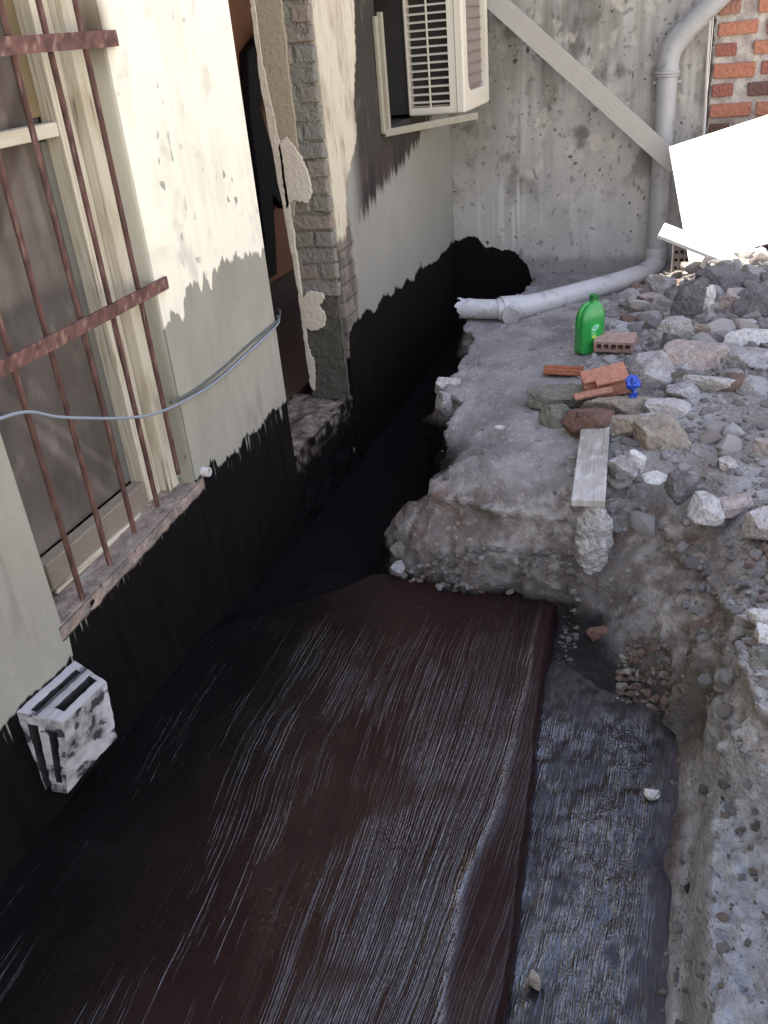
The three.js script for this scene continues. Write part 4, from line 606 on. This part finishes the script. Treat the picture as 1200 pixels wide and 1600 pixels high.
stone('concrete_slab_piece', 0.178, 0.114, -4.326, 0.059, 0.048, 0.047, PINK, 0.00, 'pinkish flat slab piece leaning on the dark boulder', 'concrete chunk', {cuts: 7, flat: 1});
stone('concrete_chunk', 0.271, 0.117, -4.277, 0.074, 0.061, 0.059, DARK, 0.00, 'large purplish dark block at the right end of the white plank', 'concrete chunk', {cuts: 7});
stone('stone', 0.123, 0.102, -4.373, 0.030, 0.027, 0.024, PALE, 0.00, 'small pale lump wedged beside the pinkish flat slab', 'stone', {});
stone('concrete_slab_piece', 0.239, 0.070, -4.145, 0.074, 0.016, 0.039, PALE, 0.00, 'light flat slab lying before the purplish dark block', 'concrete chunk', {flat: 1});
stone('mortar_rod', 0.225, 0.074, -3.921, 0.096, 0.033, 0.029, WHITE, 0.10, 'crumbly whitish stick of mortar on the right of the heap', 'mortar', {});
stone('concrete_chunk', 0.232, 0.073, -3.687, 0.078, 0.032, 0.062, GREY, 0.00, 'layered grey block under the whitish mortar stick', 'concrete chunk', {cuts: 8});
stone('concrete_slab_piece', 0.225, 0.066, -3.435, 0.082, 0.022, 0.065, GREY, 0.00, 'wide grey slab piece below the layered block', 'concrete chunk', {flat: 1, cuts: 8});
stone('concrete_chunk', 0.079, 0.067, -3.404, 0.074, 0.026, 0.022, PALE, 0.00, 'long white speckled block under the five sided slab', 'concrete chunk', {cuts: 9});
stone('concrete_chunk', -0.023, 0.060, -3.328, 0.051, 0.024, 0.041, GREY, 0.00, 'square grey block right of the blue bag', 'concrete chunk', {cuts: 8});
stone('concrete_slab_piece', -0.064, 0.055, -3.174, 0.071, 0.022, 0.057, PALE, 0.00, 'pale slab piece below the square grey block', 'concrete chunk', {flat: 1});
stone('stone', 0.013, 0.025, -2.629, 0.046, 0.034, 0.036, DARK, 0.00, 'grey cube like stone with an orange spot near the soil edge', 'stone', {cuts: 8});
stone('concrete_chunk', 0.087, 0.018, -2.497, 0.041, 0.025, 0.032, PALE, -0.70, 'pale oblong piece tilted beside the grey cube like stone', 'concrete chunk', {cuts: 8});
stone('concrete_slab_piece', 0.155, 0.013, -2.544, 0.055, 0.019, 0.044, PINK, 0.00, 'half buried pinkish patch of mortar right of the pale oblong piece', 'concrete chunk', {flat: 1});
stone('concrete_slab_piece', 0.239, 0.021, -2.437, 0.048, 0.030, 0.039, PALE, 0.00, 'big smooth pale slab at the right picture edge above the gravel', 'concrete chunk', {flat: 1, cuts: 7});
stone('stone', 0.262, 0.044, -2.880, 0.025, 0.030, 0.020, PINK, 0.00, 'peach pink lump at the right edge halfway up the heap', 'stone', {});
stone('stone', 0.154, 0.023, -2.801, 0.024, 0.014, 0.019, PALE, 0.00, 'small light wedge alone in the dust right of the oblong stone', 'stone', {});
stone('plaster_flake', -0.130, 0.027, -2.758, 0.023, 0.030, 0.019, WHITE, 0.00, 'bluish white plaster flake beside the timber plank, upper one', 'plaster flake', {cuts: 7});
stone('plaster_flake', -0.183, 0.025, -2.718, 0.035, 0.031, 0.028, GREY, 0.00, 'grey plaster flake touching the timber plank', 'plaster flake', {cuts: 7, flat: 1});
stone('plaster_flake', -0.068, 0.010, -2.697, 0.036, 0.010, 0.028, WHITE, 0.00, 'crumbled white plaster flake right of the grey flake', 'plaster flake', {flat: 1});
stone('stone', 0.289, 0.085, -4.263, 0.047, 0.019, 0.037, PALE, 0.00, 'pale lump against the purplish dark block', 'stone', {});
stone('concrete_chunk', -0.079, 0.058, -3.938, 0.034, 0.028, 0.027, DARK, 0.00, 'dark brown lump between plaster slab and rough pale lump', 'concrete chunk', {});
stone('stone', -0.033, 0.059, -3.561, 0.036, 0.024, 0.029, GREY, 0.00, 'small round grey stone left of the five sided slab', 'stone', {});
stone('stone', 0.044, 0.071, -4.015, 0.042, 0.034, 0.034, TAN, 0.00, 'crumbly brownish clod under the white plaster flake', 'stone', {cuts: 20});
stone('concrete_chunk', -0.326, 0.036, -4.166, 0.075, 0.033, 0.060, GREY, 0.00, 'grey flat piece behind the red hollow brick', 'concrete chunk', {flat: 1});
stone('stone', -0.256, 0.034, -4.545, 0.044, 0.023, 0.035, PALE, 0.00, 'light lump in front of the drainpipe elbow', 'stone', {});
stone('brick_chunk', -0.197, 0.032, -4.682, 0.066, 0.024, 0.053, PINK, 0.00, 'faded reddish brick lump before the drainpipe foot', 'brick', {});
stone('concrete_chunk', -0.160, 0.029, -4.944, 0.055, 0.045, 0.044, PALE, 0.00, 'pale lump between drainpipe foot and tall dark wedge', 'concrete chunk', {});
// stones down in the dug part
stone('concrete_lump', 0.235, -0.15, -1.655, 0.075, 0.085, 0.08, GREY, 0.3, 'big grey lump bulging from the bank at the lower right picture edge', 'concrete chunk', { cuts: 24 });
stone('concrete_lump', 0.245, -0.05, -1.80, 0.06, 0.06, 0.06, GREEN, 1.3, 'mossy grey lump just above the big one in the bank', 'concrete chunk', { cuts: 24 });
stone('brick_chunk', 0.178, -0.19, -2.04, 0.035, 0.04, 0.03, [[0.25, 0.11, 0.075], [0.17, 0.08, 0.06]], 0.3, 'reddish brick end buried in the dark bank on the right', 'brick');
stone('stone', 0.222, 0.015, -1.955, 0.022, 0.018, 0.016, WHITE, 0.2, 'upper one of two chalk white stones on the bank edge', 'stone');
stone('stone', 0.228, 0.012, -1.885, 0.022, 0.022, 0.018, WHITE, 1.2, 'lower one of two chalk white stones on the bank edge', 'stone');
stone('pebble', 0.0, -0.418, -1.735, 0.022, 0.013, 0.012, WHITE, 0.1, 'lone white pebble lying on the damp earth right of the tar', 'pebble', { cuts: 24, detail: 6 });
stone('pebble', -0.2, -0.415, -1.152, 0.014, 0.012, 0.012, TAN, 0.6, 'small tan stone stuck on the glistening tar near the bottom', 'pebble', { detail: 6 });
stone('pebble', 0.104, -0.40, -1.455, 0.014, 0.012, 0.010, [[0.02, 0.02, 0.02], [0.015, 0.015, 0.015]], 0.1, 'small black lump beside the crumbled mortar bank', 'pebble', { detail: 6 });
stone('stone', -0.185, -0.40, -2.36, 0.035, 0.02, 0.02, BRICK, 0.2, 'flat brown stone at the top of the tar strip', 'stone');
stone('concrete_lump', -0.945, -0.37, -2.575, 0.034, 0.022, 0.026, GREY, 0.7, 'grey lump at the corner of the slab where the brown primer starts', 'concrete chunk', { cuts: 22 });
stone('concrete_lump', -0.955, -0.325, -2.62, 0.03, 0.022, 0.026, GREEN, 0.7, 'greenish lump stacked over the grey corner lump', 'concrete chunk', { cuts: 22 });
stone('concrete_lump', -0.985, -0.02, -3.51, 0.06, 0.035, 0.05, PALE, 0.4, 'round pale lump hanging on the slab edge over the black trench', 'concrete chunk', { cuts: 22 });
stone('concrete_lump', -0.955, -0.045, -3.38, 0.065, 0.04, 0.05, GREY, 1.4, 'larger grey lump next to it on the slab edge over the trench', 'concrete chunk', { cuts: 22 });
stone('plaster_flake', -0.657, 0.012, -3.02, 0.016, 0.005, 0.008, WHITE, 0.4, 'tiny white flake alone on the bare slab', 'plaster flake', { detail: 5 });
// timber with mortar at its foot
{
  const g = rough3(rbox(0.102, 0.026, 0.52, 0.004, 6), 0.004, 26); const wd = surface(256, 1024, 0.11, 0.54, -0.055, -0.27, (a, l) => { const r = n3(a * 160, l * 6, 2), f = fbm(a * 40, l * 9, 5, 3), k = sm(0.0, 0.4, fbm(a * 30, l * 14, 8, 3)); let c = mix([0.33, 0.30, 0.26], [0.25, 0.22, 0.185], sm(-0.2, 0.4, r * 0.4 + f)); c = mix(c, [0.50, 0.475, 0.45], 0.85 * clamp(k + 0.5 * sm(-0.1, 0.2, l))); return { c, r: 0.9, b: 0.5 + 0.2 * r + 0.2 * k }; }, 0.004); uvFrom(g, wd, (x, y, z) => [x, z]);
  const o = solo('timber_plank', g, wd, 'weathered grey timber plank on the slab, brick lump at its head', 'plank', [-0.278, 0.028, -2.73]); o.rotation.set(0.045, 0.07, 0);
  solo('mortar_lump', tint(rough3(new THREE.IcosahedronGeometry(1, 18).scale(0.06, 0.135, 0.03), 0.022, 26, 5), [0.50, 0.475, 0.45], [0.34, 0.31, 0.285], 61), ROCK, 'pale lumpy mortar running down the soil below the timber plank', 'mortar', [-0.243, -0.125, -2.50]);
}
// hollow bricks
{
  const terra = vmat(0.85, 0.003), tp = (g, a, b, s) => tint(g, a, b, s);
  const holes = []; for (let i = 0; i < 5; i++) holes.push(new RoundedBoxGeometry(0.022, 0.024, 0.3, 2, 0.004).translate(-0.062 + i * 0.031, 0, 0));
  const g = tp(cut(new THREE.BoxGeometry(0.17, 0.048, 0.11, 24, 8, 16), holes), [0.37, 0.255, 0.21], [0.30, 0.18, 0.14], 41);
  const o = solo('hollow_brick', g, terra, 'dusty pink hollow brick with a row of holes facing out beside the green jug', 'brick', [-0.312, 0.06, -3.90]); o.rotation.set(0.12, -0.08, 0.02);
  const t = tp(boxUV(rough3(mergeGeometries([new THREE.BoxGeometry(0.165, 0.012, 0.045, 30, 3, 8).translate(0, 0.0, 0), new THREE.BoxGeometry(0.165, 0.02, 0.007, 30, 3, 2).translate(0, 0.012, -0.016), new THREE.BoxGeometry(0.16, 0.016, 0.007, 30, 3, 2).translate(0, 0.01, 0.017)]), 0.002, 60)), [0.45, 0.17, 0.085], [0.36, 0.125, 0.065], 43);
  const to = solo('tile_fragment', t, terra, 'thin bright orange clay tile fragment lying on the slab', 'tile', [-0.499, 0.02, -3.61]); to.rotation.y = -0.03;
  const f = tp(cut(new THREE.BoxGeometry(0.17, 0.075, 0.10, 24, 10, 16), [box(-0.2, 0.2, -0.025, -0.004, -0.01, 0.033), box(-0.2, 0.2, 0.012, 0.032, -0.015, 0.06), box(-0.2, 0.2, -0.028, 0.03, -0.06, -0.028), box(-0.12, -0.04, 0.0, 0.06, 0.02, 0.1)]), [0.44, 0.20, 0.125], [0.36, 0.155, 0.10], 45);
  const fo = solo('hollow_brick', f, terra, 'broken orange hollow brick showing its ribs in the middle of the rubble', 'brick', [-0.30, 0.085, -3.34]); fo.rotation.set(0.35, 0.35, 0.05);
  const sh = tp(rough3(new THREE.BoxGeometry(0.15, 0.012, 0.035, 24, 2, 6), 0.003, 40), [0.40, 0.19, 0.125], [0.32, 0.15, 0.10], 46);
  const so = solo('tile_fragment', sh, terra, 'flat orange clay sliver propped under the broken hollow brick', 'tile', [-0.335, 0.075, -3.24]); so.rotation.set(0.2, 0.45, 0.0);
  const dk = cut(new THREE.BoxGeometry(0.1, 0.2, 0.1, 10, 16, 10), [...Array(12)].map((_, i) => new RoundedBoxGeometry(0.017, 0.017, 0.3, 2, 0.003).translate(-0.032 + (i % 3) * 0.031, -0.07 + Math.floor(i / 3) * 0.045, 0)));
  solo('perforated_block', tint(dk, [0.2, 0.17, 0.16], [0.13, 0.115, 0.11], 47), terra, 'dark perforated block standing in the corner behind the white plank', 'block', [-0.085, 0.09, -5.4]).rotation.y = 0.1;
  const blue = rough3(new THREE.IcosahedronGeometry(0.026, 12), 0.020, 60, 3);
  const bb = thing('blue_bag', 'crumpled shiny blue plastic wrapper lying on the grey slab piece', 'wrapper', [-0.189, 0.135, -3.215]);
  const bm = new THREE.MeshPhysicalMaterial({ color: new THREE.Color(0.018, 0.07, 0.42), roughness: 0.25 }); part('wrapper', blue, bm, bb); part('twisted_end', rough3(new THREE.ConeGeometry(0.016, 0.045, 20, 12), 0.014, 70).rotateX(0.4).translate(0.006, -0.03, 0.022), bm, bb);
  solo('twig', tube([[-0.185, -0.25, -2.54], [-0.181, -0.29, -2.52], [-0.176, -0.33, -2.50]], 0.003, 12, 6), mat(0.36, 0.31, 0.22), 'thin dry straw stuck upright in the dug soil', 'twig');
}
// loose stones too many to count
{
  const r = rng(77), shapes = [rock(501, 1, 0.7, 0.8, 6, 4), rock(502, 1, 0.42, 0.7, 5, 4), rock(503, 0.9, 0.8, 1, 6, 4)];
  const scatter = (name, label, n, pick, size, cols) => {
    const per = Math.ceil(n / 3), M = new THREE.Matrix4(), q = new THREE.Quaternion(), e = new THREE.Euler(), c = new THREE.Color();
    shapes.forEach((g, k) => {
      const im = new THREE.InstancedMesh(g, mat(1, 1, 1, 0.92, 0.004), per);
      for (let i = 0; i < per; i++) {
        let x, y, z, t = 0; do { [x, z] = pick(); y = groundAt(x, z); } while ((y < (name === 'loose_rubble' || name === 'rubble_stones' ? -0.2 : -0.5) || (x < -0.33 && z > -2.5 && y < -0.3)) && ++t < 200);
        const s = size(x, z); e.set((r() - 0.5) * 0.8, r() * 6.28, (r() - 0.5) * 0.8); q.setFromEuler(e);
        M.compose(new THREE.Vector3(x, y + s * 0.15, z), q, new THREE.Vector3(s, s, s)); im.setMatrixAt(i, M);
        const p = cols[Math.floor(r() * cols.length)], v = 0.75 + 0.5 * r(); c.setRGB(p[0] * v, p[1] * v, p[2] * v); im.setColorAt(i, c);
      }
      im.name = numbered(name); shade(im); scene.add(im); tag(im, label, 'rubble', null, 'stuff');
    });
  };
  const G = [[0.42, 0.395, 0.37], [0.48, 0.45, 0.42], [0.33, 0.305, 0.285], [0.40, 0.35, 0.31], [0.54, 0.515, 0.49], [0.34, 0.31, 0.295]];
  const dens = (x, z) => sm(-0.6, -0.1, x + 0.25 * n2(x * 3, z * 3)) * (0.35 + 0.65 * sm(-0.1, 0.3, n2(x * 4 + 9, z * 4)));
  scatter('loose_rubble', 'loose grey grit and small stones strewn over the broken yard surface', 9500, () => { for (;;) { const x = -0.95 + r() * 1.75, z = -5.6 + r() * 4.6; if (r() < dens(x, z) + 0.03) return [x, z]; } }, (x, z) => 0.0025 + 0.017 * Math.pow(r(), 6) , G);
  scatter('rubble_stones', 'fist sized grey rubble lying between the larger pieces of the heap', 300, () => { for (;;) { const x = -0.45 + r() * 1.2, z = -5.5 + r() * 3.0; if (r() < dens(x, z) * sm(-2.5, -3.2, z)) return [x, z]; } }, () => 0.014 + 0.03 * Math.pow(r(), 2), G);
  scatter('rubble_stones', 'broken fist sized fragments heaped before the white sheet', 240, () => [-0.32 + 0.95 * r(), -5.15 + 1.75 * r()], () => 0.018 + 0.036 * Math.pow(r(), 1.6), [...G, [0.22, 0.2, 0.195], [0.26, 0.22, 0.19], [0.30, 0.2, 0.16]]);
  scatter('bank_crumbs', 'crumbs of soil and mortar on the dug bank and its foot', 2600, () => { const t = r(); return t < 0.8 ? [-0.95 + 0.68 * r(), -2.62 + 0.34 * r() * r() + 0.05] : [0.05 + 0.35 * r(), -2.3 + 1.6 * r()]; }, () => 0.0015 + 0.009 * Math.pow(r(), 5), [[0.26, 0.23, 0.20], [0.32, 0.29, 0.26], [0.22, 0.195, 0.17], [0.42, 0.39, 0.36], [0.27, 0.20, 0.155]]);
  scatter('orange_gravel', 'patch of orange brown gravel spilled at the top of the tar strip', 900, () => { const a = r() * 6.28, k = Math.sqrt(r()); return [-0.045 + Math.cos(a) * k * 0.075 + 0.03 * Math.sin(a) * k, -2.12 + Math.sin(a) * k * 0.14 + (r() - 0.5) * 0.05]; }, () => 0.002 + 0.010 * Math.pow(r(), 5), [[0.27, 0.185, 0.13], [0.22, 0.145, 0.105], [0.33, 0.27, 0.21], [0.42, 0.38, 0.33]]);
  scatter('white_gravel', 'white and pink gravel on the bank at the right picture edge', 500, () => [0.2 + 0.28 * r(), -2.45 + 0.75 * r()], () => 0.003 + 0.012 * Math.pow(r(), 3), [[0.5, 0.46, 0.43], [0.42, 0.32, 0.27], [0.36, 0.26, 0.21], [0.6, 0.58, 0.55]]);
}

renderer.render(scene, camera);
